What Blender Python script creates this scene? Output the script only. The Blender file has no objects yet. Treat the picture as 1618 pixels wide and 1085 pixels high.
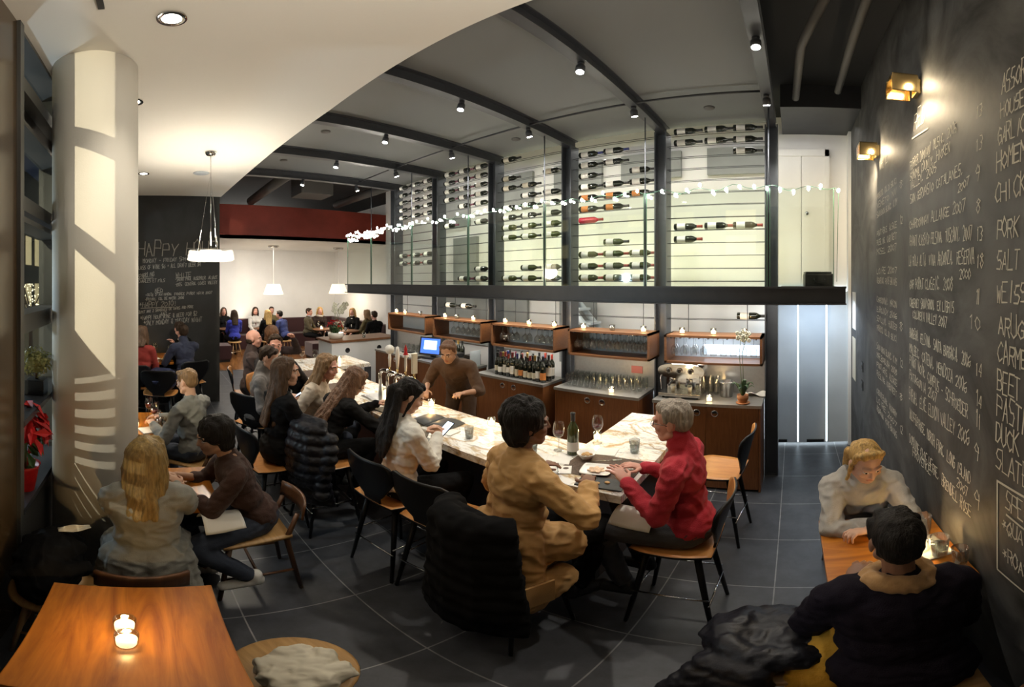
import bpy, bmesh, math, random
from mathutils import Vector, Matrix, noise
R = math.radians
PI = math.pi
sc = bpy.context.scene
COL = sc.collection
random.seed(7)

# ---------------------------------------------------------------- camera (stitched panorama: equirectangular lens)
cam_d = bpy.data.cameras.new('camera')
cam = bpy.data.objects.new('camera', cam_d)
COL.objects.link(cam)
sc.camera = cam
EYE = 2.10
FPX = 650.8
cam.location = (0, 0, EYE)
cam.rotation_euler = (PI / 2, 0, 0)
cam_d.type = 'PANO'
cam_d.panorama_type = 'EQUIRECTANGULAR'
cam_d.longitude_min = -1254 / FPX
cam_d.longitude_max = (1618 - 1254) / FPX
cam_d.latitude_min = -(1085 - 445) / FPX
cam_d.latitude_max = 445 / FPX
cam_d.clip_start = 0.05

# ---------------------------------------------------------------- exposure, world
sc.view_settings.view_transform = 'Standard'
sc.view_settings.look = 'None'
sc.view_settings.exposure = 0.0
sc.view_settings.gamma = 1.0
sc.view_settings.use_curve_mapping = False
try:
    sc.cycles.use_denoising = True
    sc.cycles.max_bounces = 8
    sc.cycles.diffuse_bounces = 4
    sc.cycles.glossy_bounces = 3
    sc.cycles.transparent_max_bounces = 24
    sc.cycles.sample_clamp_indirect = 4.0
    sc.cycles.caustics_reflective = False
    sc.cycles.caustics_refractive = False
except Exception:
    pass
world = bpy.data.worlds.new('night_sky')
sc.world = world
world.use_nodes = True
world.node_tree.nodes['Background'].inputs[0].default_value = (0.10, 0.13, 0.22, 1)
world.node_tree.nodes['Background'].inputs[1].default_value = 0.25


def lamp(name, kind, loc, power, color=(1, 1, 1), target=None, radius=0.02, angle=60, blend=0.5, size=None, size_y=None, parent=None):
    d = bpy.data.lights.new(name, kind)
    d.energy = power
    d.color = color
    if kind == 'SPOT':
        d.spot_size = R(angle)
        d.spot_blend = blend
    if kind == 'AREA':
        d.shape = 'RECTANGLE'
        d.size = size
        d.size_y = size_y or size
    else:
        d.shadow_soft_size = radius
    o = bpy.data.objects.new(name, d)
    COL.objects.link(o)
    o.location = loc
    if target is not None:
        o.rotation_euler = (Vector(target) - Vector(loc)).to_track_quat('-Z', 'Y').to_euler()
    if parent:
        o.parent = parent
    return o


WARM = (1.0, 0.80, 0.52)
SOFT = (1.0, 0.90, 0.74)
COOL = (0.86, 0.93, 1.0)
# street light outside, shining in past the window bars onto the white column
lamp('street_light', 'SPOT', (4.2, -1.8, 3.5), 1350, (1.0, 0.88, 0.62), (-2.5, -0.3, 2.2), 0.012, 38, 0.3)
# added fill from the street side, aimed up to brighten the white ceiling
lamp('street_side_fill', 'AREA', (-0.2, -1.9, 0.9), 25, (1.0, 0.92, 0.78), (-1.2, 0.4, 3.5), size=3.0, size_y=0.8)
# unseen fill above the frame, added to wash the white ceiling
lamp('near_ceiling_fill', 'SPOT', (-0.1, 0.45, 2.6), 72, (1.0, 0.91, 0.77), (-0.6, 0.4, 3.6), 0.12, 165, 0.9)
# a parked car's low headlight, striping the pillar through the blind
lamp('car_headlight', 'SPOT', (4.2, -1.8, 1.3), 430, (1.0, 0.9, 0.68), (-2.5, -0.3, 1.25), 0.012, 14, 0.3)
# ceiling spots on the bar beams: beam x positions and the two lamps on each
BEAMS = [-6.06, -4.90, -3.71, -2.54, -1.385, -0.225]
BAR_SPOT = 98
for bx in BEAMS:
    if bx > -5.9:
        lamp('beam_spot_light', 'SPOT', (bx + 0.01, 2.42, 3.60), BAR_SPOT, (1.0, 0.93, 0.82), (bx + 0.05, 2.15, 0.9), 0.03, 66, 0.7)
        lamp('beam_spot_light', 'SPOT', (bx + 0.01, 3.41, 3.60), BAR_SPOT * 0.5, (1.0, 0.95, 0.86), (bx + (0.45 if bx < -1 else -0.5), 4.2, 2.2), 0.03, 95, 0.8)
# lounge ceiling light, wine wall strip, service corridor
lamp('lounge_light', 'AREA', (-11.0, 3.0, 3.05), 150, (1.0, 0.95, 0.88), (-11.6, 3.0, 0), size=2.6, size_y=4.0)
lamp('lounge_cove_light', 'AREA', (-12.55, 3.0, 0.95), 26, (1.0, 0.86, 0.66), (-12.9, 3.0, 2.2), size=0.1, size_y=6.0)
lamp('wine_wall_strip', 'AREA', (-2.6, 4.45, 2.12), 28, (1.0, 0.98, 0.58), (-2.6, 4.95, 3.1), size=4.6, size_y=0.06)
lamp('wine_wall_wash', 'AREA', (-3.1, 4.55, 3.85), 30, (1.0, 0.97, 0.90), (-3.1, 5.1, 2.2), size=6.0, size_y=0.15)
lamp('under_deck_strip', 'AREA', (-3.2, 3.735, 1.885), 45, (1.0, 0.94, 0.84), (-3.2, 3.93, 0.9), size=6.2, size_y=0.05)
lamp('pavement_fill_blue', 'POINT', (-4.2, -2.4, 2.2), 260, (0.72, 0.86, 1.0), radius=0.1)  # added cool fill, brightens the pavement seen through the low pane
lamp('landing_light', 'AREA', (0.25, 4.5, 3.9), 2.2, (1.0, 0.96, 0.92), (0.25, 5.1, 2.6), size=0.8, size_y=0.4)
lamp('corridor_light', 'AREA', (0.25, 4.55, 1.86), 9, (0.72, 0.84, 1.0), (0.25, 4.9, 0.4), size=0.7, size_y=0.3)


# ---------------------------------------------------------------- materials
def nodes_of(m):
    m.use_nodes = True
    nt = m.node_tree
    return nt, nt.nodes, nt.links


def mat(name, color, rough=0.5, metal=0.0, spec=0.5, var=0.0, scale=8.0, bump=0.0, bscale=60.0, stretch=(1, 1, 1), emit=None, estr=0.0, coat=0.0, sheen=0.0):
    m = bpy.data.materials.new(name)
    nt, N, L = nodes_of(m)
    b = N['Principled BSDF']
    b.inputs['Base Color'].default_value = (*color, 1)
    b.inputs['Roughness'].default_value = rough
    b.inputs['Metallic'].default_value = metal
    b.inputs['Specular IOR Level'].default_value = spec
    if coat:
        b.inputs['Coat Weight'].default_value = coat
        b.inputs['Coat Roughness'].default_value = 0.15
    if sheen:
        b.inputs['Sheen Weight'].default_value = sheen
    if emit:
        b.inputs['Emission Color'].default_value = (*emit, 1)
        b.inputs['Emission Strength'].default_value = estr
    if var or bump:
        tc = N.new('ShaderNodeTexCoord')
        mp = N.new('ShaderNodeMapping')
        mp.inputs['Scale'].default_value = stretch
        L.new(tc.outputs['Object'], mp.inputs['Vector'])
    if var:
        n = N.new('ShaderNodeTexNoise')
        n.inputs['Scale'].default_value = scale
        n.inputs['Detail'].default_value = 5
        n.inputs['Roughness'].default_value = 0.6
        L.new(mp.outputs[0], n.inputs['Vector'])
        r = N.new('ShaderNodeValToRGB')
        r.color_ramp.elements[0].position = 0.3
        r.color_ramp.elements[1].position = 0.7
        r.color_ramp.elements[0].color = (*[max(0, c * (1 - var)) for c in color], 1)
        r.color_ramp.elements[1].color = (*[min(1, c * (1 + var)) for c in color], 1)
        L.new(n.outputs['Fac'], r.inputs['Fac'])
        L.new(r.outputs['Color'], b.inputs['Base Color'])
    if bump:
        n2 = N.new('ShaderNodeTexNoise')
        n2.inputs['Scale'].default_value = bscale
        n2.inputs['Detail'].default_value = 4
        L.new(mp.outputs[0], n2.inputs['Vector'])
        bp = N.new('ShaderNodeBump')
        bp.inputs['Strength'].default_value = bump
        bp.inputs['Distance'].default_value = 0.01
        L.new(n2.outputs['Fac'], bp.inputs['Height'])
        L.new(bp.outputs[0], b.inputs['Normal'])
    return m


def wood(name, c1, c2, axis=0, rough=0.35, scale=5.0, ratio=14.0):
    """grain drawn out along one local axis, with broad figure and fine pores"""
    m = bpy.data.materials.new(name)
    nt, N, L = nodes_of(m)
    b = N['Principled BSDF']
    b.inputs['Roughness'].default_value = rough
    tc = N.new('ShaderNodeTexCoord')
    mp = N.new('ShaderNodeMapping')
    s = [ratio, ratio, ratio]
    s[axis] = 1.0
    mp.inputs['Scale'].default_value = s
    L.new(tc.outputs['Object'], mp.inputs['Vector'])
    n = N.new('ShaderNodeTexNoise')
    n.inputs['Scale'].default_value = scale * 0.45
    n.inputs['Detail'].default_value = 8
    n.inputs['Roughness'].default_value = 0.65
    n.inputs['Distortion'].default_value = 1.2
    L.new(mp.outputs[0], n.inputs['Vector'])
    r = N.new('ShaderNodeValToRGB')
    r.color_ramp.elements[0].position = 0.32
    r.color_ramp.elements[1].position = 0.68
    r.color_ramp.elements[0].color = (*c1, 1)
    r.color_ramp.elements[1].color = (*c2, 1)
    L.new(n.outputs['Fac'], r.inputs['Fac'])
    L.new(r.outputs['Color'], b.inputs['Base Color'])
    bp = N.new('ShaderNodeBump')
    bp.inputs['Strength'].default_value = 0.08
    L.new(n.outputs['Fac'], bp.inputs['Height'])
    L.new(bp.outputs[0], b.inputs['Normal'])
    return m


def thin_glass(name, tint=(1, 1, 1), gloss=0.06, edge=0.5):
    """clear sheet: see-through with a mirror sheen that grows at grazing angles"""
    m = bpy.data.materials.new(name)
    nt, N, L = nodes_of(m)
    N.remove(N['Principled BSDF'])
    out = N['Material Output']
    t = N.new('ShaderNodeBsdfTransparent')
    t.inputs[0].default_value = (*tint, 1)
    g = N.new('ShaderNodeBsdfGlossy')
    g.inputs['Roughness'].default_value = 0.03
    lw = N.new('ShaderNodeLayerWeight')
    lw.inputs['Blend'].default_value = edge
    mr = N.new('ShaderNodeMapRange')
    mr.inputs['To Min'].default_value = gloss
    mr.inputs['To Max'].default_value = 0.75
    pw = N.new('ShaderNodeMath')
    pw.operation = 'POWER'
    pw.inputs[1].default_value = 2.0
    L.new(lw.outputs['Facing'], pw.inputs[0])
    L.new(pw.outputs[0], mr.inputs['Value'])
    mx = N.new('ShaderNodeMixShader')
    L.new(mr.outputs[0], mx.inputs['Fac'])
    L.new(t.outputs[0], mx.inputs[1])
    L.new(g.outputs[0], mx.inputs[2])
    L.new(mx.outputs[0], out.inputs['Surface'])
    return m


def emissive(name, color, strength):
    m = bpy.data.materials.new(name)
    nt, N, L = nodes_of(m)
    b = N['Principled BSDF']
    b.inputs['Base Color'].default_value = (*color, 1)
    b.inputs['Emission Color'].default_value = (*color, 1)
    b.inputs['Emission Strength'].default_value = strength
    return m


def slate_floor():
    m = bpy.data.materials.new('slate_tiles')
    nt, N, L = nodes_of(m)
    b = N['Principled BSDF']
    tc = N.new('ShaderNodeTexCoord')
    mp = N.new('ShaderNodeMapping')
    mp.inputs['Location'].default_value = (0.107, -3.509 + 0.609 * 9, 0)
    L.new(tc.outputs['Object'], mp.inputs['Vector'])
    br = N.new('ShaderNodeTexBrick')
    br.offset = 0.0
    br.inputs['Scale'].default_value = 1.0
    br.inputs['Brick Width'].default_value = 0.609
    br.inputs['Row Height'].default_value = 0.609
    br.inputs['Mortar Size'].default_value = 0.004
    br.inputs['Mortar Smooth'].default_value = 0.1
    br.inputs['Color1'].default_value = (0.028, 0.030, 0.036, 1)
    br.inputs['Color2'].default_value = (0.038, 0.040, 0.046, 1)
    br.inputs['Mortar'].default_value = (0.17, 0.17, 0.17, 1)
    L.new(mp.outputs[0], br.inputs['Vector'])
    n = N.new('ShaderNodeTexNoise')
    n.inputs['Scale'].default_value = 5
    n.inputs['Detail'].default_value = 8
    n.inputs['Roughness'].default_value = 0.7
    L.new(tc.outputs['Object'], n.inputs['Vector'])
    mr = N.new('ShaderNodeMapRange')
    mr.inputs['From Min'].default_value = 0.3
    mr.inputs['From Max'].default_value = 0.7
    mr.inputs['To Min'].default_value = 0.6
    mr.inputs['To Max'].default_value = 1.5
    L.new(n.outputs['Fac'], mr.inputs['Value'])
    mx = N.new('ShaderNodeMix')
    mx.data_type = 'RGBA'
    mx.blend_type = 'MULTIPLY'
    mx.inputs['Factor'].default_value = 1
    L.new(br.outputs['Color'], mx.inputs['A'])
    L.new(mr.outputs[0], mx.inputs['B'])
    L.new(mx.outputs['Result'], b.inputs['Base Color'])
    b.inputs['Roughness'].default_value = 0.42
    bp = N.new('ShaderNodeBump')
    bp.inputs['Strength'].default_value = 0.12
    L.new(n.outputs['Fac'], bp.inputs['Height'])
    L.new(bp.outputs[0], b.inputs['Normal'])
    return m


def marble():
    m = bpy.data.materials.new('veined_marble')
    nt, N, L = nodes_of(m)
    b = N['Principled BSDF']
    b.inputs['Roughness'].default_value = 0.18
    tc = N.new('ShaderNodeTexCoord')
    mp = N.new('ShaderNodeMapping')
    mp.inputs['Rotation'].default_value = (0, 0, 0.5)
    mp.inputs['Scale'].default_value = (1.0, 2.2, 1.0)
    L.new(tc.outputs['Object'], mp.inputs['Vector'])

    def vein(scale, dist, lo, hi, seed):
        n = N.new('ShaderNodeTexNoise')
        n.noise_dimensions = '4D'
        n.inputs['W'].default_value = seed
        n.inputs['Scale'].default_value = scale
        n.inputs['Detail'].default_value = 5
        n.inputs['Roughness'].default_value = 0.55
        n.inputs['Distortion'].default_value = dist
        L.new(mp.outputs[0], n.inputs['Vector'])
        s = N.new('ShaderNodeMath'); s.operation = 'SUBTRACT'; s.inputs[1].default_value = 0.5
        a = N.new('ShaderNodeMath'); a.operation = 'ABSOLUTE'
        L.new(n.outputs['Fac'], s.inputs[0]); L.new(s.outputs[0], a.inputs[0])
        mr = N.new('ShaderNodeMapRange')
        mr.inputs['From Min'].default_value = lo
        mr.inputs['From Max'].default_value = hi
        mr.inputs['To Min'].default_value = 1.0
        mr.inputs['To Max'].default_value = 0.0
        L.new(a.outputs[0], mr.inputs['Value'])
        return mr.outputs[0]

    def blend(prev, color, fac, k):
        ml = N.new('ShaderNodeMath'); ml.operation = 'MULTIPLY'; ml.inputs[1].default_value = k
        L.new(fac, ml.inputs[0])
        mx = N.new('ShaderNodeMix'); mx.data_type = 'RGBA'
        L.new(ml.outputs[0], mx.inputs['Factor'])
        if prev is None:
            mx.inputs['A'].default_value = (0.90, 0.88, 0.82, 1)
        else:
            L.new(prev, mx.inputs['A'])
        mx.inputs['B'].default_value = (*color, 1)
        return mx.outputs['Result']
    c = blend(None, (0.46, 0.30, 0.11), vein(1.5, 1.5, 0.0, 0.045, 1.3), 0.95)
    c = blend(c, (0.24, 0.21, 0.18), vein(2.3, 2.2, 0.0, 0.014, 4.1), 0.8)
    c = blend(c, (0.60, 0.50, 0.34), vein(4.5, 1.0, 0.0, 0.03, 8.7), 0.5)
    L.new(c, b.inputs['Base Color'])
    return m


def plank_floor():
    m = bpy.data.materials.new('oak_planks')
    nt, N, L = nodes_of(m)
    b = N['Principled BSDF']
    tc = N.new('ShaderNodeTexCoord')
    br = N.new('ShaderNodeTexBrick')
    br.inputs['Scale'].default_value = 1
    br.inputs['Brick Width'].default_value = 1.4
    br.inputs['Row Height'].default_value = 0.11
    br.inputs['Mortar Size'].default_value = 0.002
    br.inputs['Color1'].default_value = (0.26, 0.11, 0.035, 1)
    br.inputs['Color2'].default_value = (0.16, 0.065, 0.02, 1)
    br.inputs['Mortar'].default_value = (0.03, 0.015, 0.008, 1)
    L.new(tc.outputs['Object'], br.inputs['Vector'])
    L.new(br.outputs['Color'], b.inputs['Base Color'])
    b.inputs['Roughness'].default_value = 0.22
    return m


def chalkboard(name, smear, base=0.016):
    m = bpy.data.materials.new(name)
    nt, N, L = nodes_of(m)
    b = N['Principled BSDF']
    b.inputs['Roughness'].default_value = 0.62
    b.inputs['Specular IOR Level'].default_value = 0.35
    tc = N.new('ShaderNodeTexCoord')
    n = N.new('ShaderNodeTexNoise')
    n.inputs['Scale'].default_value = 1.6
    n.inputs['Detail'].default_value = 9
    n.inputs['Roughness'].default_value = 0.62
    n.inputs['Distortion'].default_value = 1.6
    L.new(tc.outputs['Object'], n.inputs['Vector'])
    r = N.new('ShaderNodeValToRGB')
    e = r.color_ramp.elements
    e[0].position = 0.33; e[0].color = (base, base, base * 0.95, 1)
    e[1].position = 0.78; e[1].color = (*[base + smear] * 3, 1)
    L.new(n.outputs['Fac'], r.inputs['Fac'])
    L.new(r.outputs['Color'], b.inputs['Base Color'])
    return m


M = dict(
    mahogany=wood('dark_mahogany', (0.020, 0.007, 0.004), (0.040, 0.014, 0.007), 2, 0.35, 9, 16), slate=slate_floor(), marble=marble(), planks=plank_floor(),
    chalk_wall=chalkboard('chalkboard_smeared', 0.11, 0.024), chalk_wall_dark=chalkboard('chalkboard_dark', 0.008, 0.008),
    chalk_dim=mat('faint_chalk', (0.22, 0.21, 0.19), 0.95, spec=0.1),
    chalk=mat('chalk_strokes', (0.62, 0.60, 0.52), 0.95, spec=0.1),
    plaster=mat('white_plaster', (0.80, 0.77, 0.71), 0.8, bump=0.05, bscale=90),
    column_white=mat('column_paint', (0.80, 0.77, 0.70), 0.75, bump=0.06, bscale=120),
    wall_white=mat('painted_wall', (0.80, 0.79, 0.77), 0.75, var=0.04, scale=1.5),
    concrete=mat('grey_concrete', (0.27, 0.28, 0.27), 0.8, var=0.18, scale=1.3, bump=0.1, bscale=20),
    gypsum=mat('grey_ceiling', (0.16, 0.165, 0.165), 0.85, bump=0.05, bscale=90),
    black_ceiling=mat('black_ceiling', (0.012, 0.012, 0.013), 0.8),
    steel=mat('painted_dark_steel', (0.035, 0.037, 0.043), 0.42, spec=0.5, var=0.15, scale=6),
    steel_mid=mat('column_steel', (0.075, 0.082, 0.095), 0.4, metal=0.3, var=0.15, scale=5),
    duct=mat('duct_grey', (0.07, 0.065, 0.06), 0.6),
    maroon=mat('maroon_plaster', (0.30, 0.045, 0.028), 0.6, var=0.2, scale=2),
    maroon_fabric=mat('maroon_upholstery', (0.034, 0.004, 0.006), 0.8, sheen=0.3),
    walnut=wood('walnut_veneer', (0.13, 0.045, 0.014), (0.22, 0.085, 0.028), 2, 0.38, 9, 16),
    walnut_x=wood('walnut_shelf', (0.14, 0.055, 0.02), (0.24, 0.10, 0.038), 0, 0.4, 9, 16),
    table_wood=wood('table_cherry', (0.20, 0.055, 0.005), (0.48, 0.175, 0.018), 0, 0.3, 3.2, 7),
    orange_ply=wood('orange_ply', (0.42, 0.17, 0.045), (0.58, 0.27, 0.08), 1, 0.35, 5, 10),
    stool_wood=wood('stool_oak', (0.33, 0.18, 0.06), (0.55, 0.33, 0.13), 0, 0.4, 4, 9),
    leg_wood=wood('brown_leg_wood', (0.07, 0.03, 0.014), (0.14, 0.062, 0.026), 2, 0.4, 6, 10),
    pale_leg=wood('pale_leg_wood', (0.34, 0.20, 0.08), (0.5, 0.31, 0.14), 2, 0.4, 6, 10),
    black=mat('matt_black', (0.006, 0.006, 0.0065), 0.55),
    black_gloss=mat('black_lacquer', (0.006, 0.006, 0.007), 0.42, spec=0.25),
    plastic=mat('black_plastic', (0.015, 0.015, 0.017), 0.4),
    stainless=mat('brushed_stainless', (0.52, 0.51, 0.49), 0.27, metal=1.0, var=0.08, scale=30, stretch=(1, 12, 1)),
    worktop=mat('steel_worktop', (0.34, 0.335, 0.32), 0.33, metal=0.55, var=0.06, scale=30, stretch=(1, 12, 1)),
    chrome=mat('polished_chrome', (0.78, 0.78, 0.77), 0.08, metal=1.0),
    brass=mat('warm_brass', (0.70, 0.52, 0.25), 0.22, metal=1.0),
    panel=thin_glass('railing_glass', (0.95, 0.985, 0.955), 0.05, 0.4),
    pane=thin_glass('window_glass', (0.80, 0.84, 0.84), 0.07, 0.4),
    glass=thin_glass('drinking_glass', (0.88, 0.90, 0.90), 0.13, 0.55),
    shade_glass=thin_glass('lamp_glass', (0.93, 0.91, 0.86), 0.22, 0.6), dusty_red=mat('dusty_red', (0.35, 0.10, 0.08), 0.6),
    green_edge=mat('green_glass_edge', (0.10, 0.22, 0.15), 0.15, spec=0.8),
    wine=mat('red_wine', (0.10, 0.006, 0.010), 0.05, spec=0.6),
    water=thin_glass('water', (0.86, 0.90, 0.90), 0.06, 0.4),
    bottle_dark=mat('dark_bottle_glass', (0.010, 0.013, 0.008), 0.08, spec=0.8),
    bottle_green=mat('olive_bottle_glass', (0.045, 0.055, 0.012), 0.10, spec=0.8),
    bottle_pink=mat('rose_bottle_glass', (0.55, 0.03, 0.06), 0.12, spec=0.8),
    paper=mat('white_paper', (0.80, 0.78, 0.72), 0.8),
    label_cream=mat('cream_label', (0.62, 0.57, 0.45), 0.8),
    label_orange=mat('orange_label', (0.55, 0.20, 0.05), 0.8),
    ink=mat('label_ink', (0.05, 0.045, 0.04), 0.8),
    foil_red=mat('red_foil', (0.33, 0.05, 0.035), 0.4), foil_black=mat('black_foil', (0.015, 0.015, 0.016), 0.35),
    foil_plum=mat('plum_foil', (0.15, 0.03, 0.06), 0.4), foil_blue=mat('blue_foil', (0.03, 0.04, 0.20), 0.4), foil_gold=mat('gold_foil', (0.55, 0.36, 0.10), 0.35, metal=0.6),
    porcelain=mat('white_porcelain', (0.82, 0.80, 0.75), 0.15), terracotta=mat('terracotta', (0.42, 0.17, 0.06), 0.7, var=0.2, scale=12),
    leaf=mat('dark_leaf', (0.035, 0.085, 0.025), 0.45), leaf_pale=mat('pale_leaf', (0.24, 0.24, 0.08), 0.6, var=0.3, scale=20),
    red_leaf=mat('red_bract', (0.45, 0.006, 0.008), 0.5, var=0.3, scale=20), stem=mat('green_stem', (0.10, 0.14, 0.05), 0.6),
    orchid=mat('orchid_petal', (0.80, 0.80, 0.66), 0.6), ribbed=mat('woven_mat', (0.085, 0.055, 0.038), 0.75, var=0.5, scale=90),
    slate_board=mat('slate_board', (0.035, 0.038, 0.038), 0.5, var=0.3, scale=14), cheese=mat('sliced_food', (0.70, 0.48, 0.32), 0.6, var=0.3, scale=40),
    cracker=mat('cracker', (0.50, 0.30, 0.12), 0.7), wax=mat('candle_wax', (0.9, 0.82, 0.66), 0.5, emit=(1.0, 0.72, 0.36), estr=7.0),
    flame=emissive('flame', (1.0, 0.66, 0.25), 60), wax_cold=mat('unlit_wax', (0.75, 0.70, 0.58), 0.5),
    bulb=emissive('string_bulb', (1.0, 0.93, 0.82), 110), spot_face=emissive('spot_face', (1.0, 0.94, 0.85), 90), down_face=emissive('downlight_face', (1.0, 0.93, 0.8), 25),
    ribbed_glass=mat('ribbed_lamp_glass', (0.85, 0.82, 0.75), 0.2), lamp_face=emissive('lamp_diffuser', (1.0, 0.86, 0.62), 5.0), shade_lit=emissive('lit_fabric_shade', (1.0, 0.85, 0.58), 1.2),
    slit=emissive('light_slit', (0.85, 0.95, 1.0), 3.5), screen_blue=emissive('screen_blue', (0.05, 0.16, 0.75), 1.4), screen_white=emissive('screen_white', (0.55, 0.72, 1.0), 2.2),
    phone_glow=emissive('phone_glow', (0.6, 0.75, 1.0), 2.5), lit_panel=emissive('lit_box_back', (0.78, 0.88, 1.0), 1.7), frosted=mat('frosted_panel', (0.50, 0.56, 0.60), 0.35, var=0.06, scale=2),
    sconce_glow=emissive('sconce_tube', (1.0, 0.84, 0.58), 30),
    window_black=mat('dark_spandrel', (0.018, 0.016, 0.014), 0.3), frame_grey=mat('frame_grey', (0.10, 0.10, 0.095), 0.4, metal=0.4),
    brown_panel=mat('brown_gloss_panel', (0.060, 0.038, 0.018), 0.18, var=0.3, scale=3), sill=mat('dark_sill', (0.045, 0.05, 0.06), 0.25),
    street=mat('wet_pavement', (0.16, 0.17, 0.18), 0.4), facade=mat('tan_facade', (0.30, 0.24, 0.14), 0.8), lit_window=emissive('lit_shop_window', (1.0, 0.78, 0.40), 1.2),
    snow_white=emissive('bright_pavement_light', (0.75, 0.88, 1.0), 1.6), fairy=emissive('fairy_lights', (1.0, 0.85, 0.55), 6),
)
_b = M['ribbed_glass'].node_tree.nodes['Principled BSDF']
_b.inputs['Alpha'].default_value = 0.25
_b.inputs['Transmission Weight'].default_value = 0.0
_b.inputs['Subsurface Weight'].default_value = 0.0


# ---------------------------------------------------------------- mesh helpers
class MB:
    """collects shapes in one bmesh; every face keeps the material slot that is current"""

    def __init__(self):
        self.bm = bmesh.new()
        self.mi = 0
        self.T = Matrix.Identity(4)

    def _add(self, verts, faces, smooth=False):
        vs = [self.bm.verts.new(self.T @ Vector(v)) for v in verts]
        for f in faces:
            try:
                fc = self.bm.faces.new([vs[i] for i in f])
                fc.material_index = self.mi
                fc.smooth = smooth
            except ValueError:
                pass
        return vs

    def box(self, x0, x1, y0, y1, z0, z1, bev=0.0, M4=None):
        x0, x1 = min(x0, x1), max(x0, x1); y0, y1 = min(y0, y1), max(y0, y1); z0, z1 = min(z0, z1), max(z0, z1)
        tmp = bmesh.new()
        vs = [tmp.verts.new(v) for v in ((x0, y0, z0), (x1, y0, z0), (x1, y1, z0), (x0, y1, z0), (x0, y0, z1), (x1, y0, z1), (x1, y1, z1), (x0, y1, z1))]
        for f in ((3, 2, 1, 0), (4, 5, 6, 7), (0, 1, 5, 4), (1, 2, 6, 5), (2, 3, 7, 6), (3, 0, 4, 7)):
            tmp.faces.new([vs[i] for i in f])
        if bev:
            bmesh.ops.bevel(tmp, geom=list(tmp.edges), offset=bev, segments=2, affect='EDGES', profile=0.7)
        tmp.verts.index_update()
        m = M4 or Matrix.Identity(4)
        self._add([m @ v.co for v in tmp.verts], [[v.index for v in f.verts] for f in tmp.faces])
        tmp.free()
        return self

    def lathe(self, prof, n=16, c=(0, 0, 0), smooth=True, caps=True, axis=None):
        """prof: list of (radius, height) from the bottom up, turned about a vertical axis (or AXIS) through c"""
        q = Vector((0, 0, 1)).rotation_difference(Vector(axis).normalized()).to_matrix() if axis else Matrix.Identity(3)
        c = Vector(c)
        v, f = [], []
        for r, z in prof:
            for k in range(n):
                a = 2 * PI * k / n
                v.append(c + q @ Vector((r * math.cos(a), r * math.sin(a), z)))
        for i in range(len(prof) - 1):
            for k in range(n):
                a, b = i * n + k, i * n + (k + 1) % n
                f.append((a, b, b + n, a + n))
        if caps:
            if prof[0][0] > 1e-5:
                f.append(tuple(range(n - 1, -1, -1)))
            if prof[-1][0] > 1e-5:
                f.append(tuple((len(prof) - 1) * n + k for k in range(n)))
        self._add(v, f, smooth)
        return self

    def cyl(self, c, r, h, n=16, r2=None):
        return self.lathe([(r, 0), (r if r2 is None else r2, h)], n, c)

    def tube(self, pts, rad, n=8, flat=None):
        """round (or FLAT-tened) bar along a list of points"""
        pts = [Vector(p) for p in pts]
        m = len(pts)
        rr = rad if isinstance(rad, (list, tuple)) else [rad] * m
        d0 = (pts[1] - pts[0]).normalized()
        up = Vector((0, 0, 1)) if abs(d0.z) < 0.9 else Vector((0, 1, 0))
        s = d0.cross(up).normalized()
        v, f = [], []
        for i in range(m):
            d = (pts[min(i + 1, m - 1)] - pts[max(i - 1, 0)]).normalized()
            s = (s - d * s.dot(d)).normalized()
            u = s.cross(d).normalized()
            for k in range(n):
                a = 2 * PI * k / n
                v.append(pts[i] + s * (rr[i] * math.cos(a)) + u * (rr[i] * math.sin(a) * (flat or 1)))
        for i in range(m - 1):
            for k in range(n):
                a, b = i * n + k, i * n + (k + 1) % n
                f.append((a, b, b + n, a + n))
        f.append(tuple(range(n - 1, -1, -1)))
        f.append(tuple((m - 1) * n + k for k in range(n)))
        self._add(v, f, True)
        return self

    def ell(self, c, r, rot=None, n=12, m=8):
        q = rot or Matrix.Identity(3)
        c = Vector(c)
        r = (r, r, r) if isinstance(r, (int, float)) else r
        v, f = [c + q @ Vector((0, 0, -r[2]))], []
        for j in range(1, m):
            t = PI * j / m
            for k in range(n):
                a = 2 * PI * k / n
                v.append(c + q @ Vector((r[0] * math.sin(t) * math.cos(a), r[1] * math.sin(t) * math.sin(a), -r[2] * math.cos(t))))
        v.append(c + q @ Vector((0, 0, r[2])))
        for k in range(n):
            f.append((0, 1 + (k + 1) % n, 1 + k))
        for j in range(m - 2):
            for k in range(n):
                a, b = 1 + j * n + k, 1 + j * n + (k + 1) % n
                f.append((a, b, b + n, a + n))
        e = len(v) - 1
        for k in range(n):
            f.append((e, 1 + (m - 2) * n + k, 1 + (m - 2) * n + (k + 1) % n))
        self._add(v, f, True)
        return self

    def cap(self, p0, p1, r0, r1, n=12):
        """a limb: two balls of different size and the cone between them"""
        p0, p1 = Vector(p0), Vector(p1)
        self.ell(p0, r0, n=n)
        self.ell(p1, r1, n=n)
        if (p1 - p0).length > 1e-4:
            self.tube([p0, p1], [r0, r1], n)
        return self

    def prism(self, poly, z0, z1):
        n = len(poly)
        v = [(x, y, z0) for x, y in poly] + [(x, y, z1) for x, y in poly]
        f = [tuple(range(n - 1, -1, -1)), tuple(range(n, 2 * n))] + [(i, (i + 1) % n, n + (i + 1) % n, n + i) for i in range(n)]
        self._add(v, f)
        return self

    def quad(self, a, b, c, d):
        self._add([a, b, c, d], [(0, 1, 2, 3)])
        return self

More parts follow.
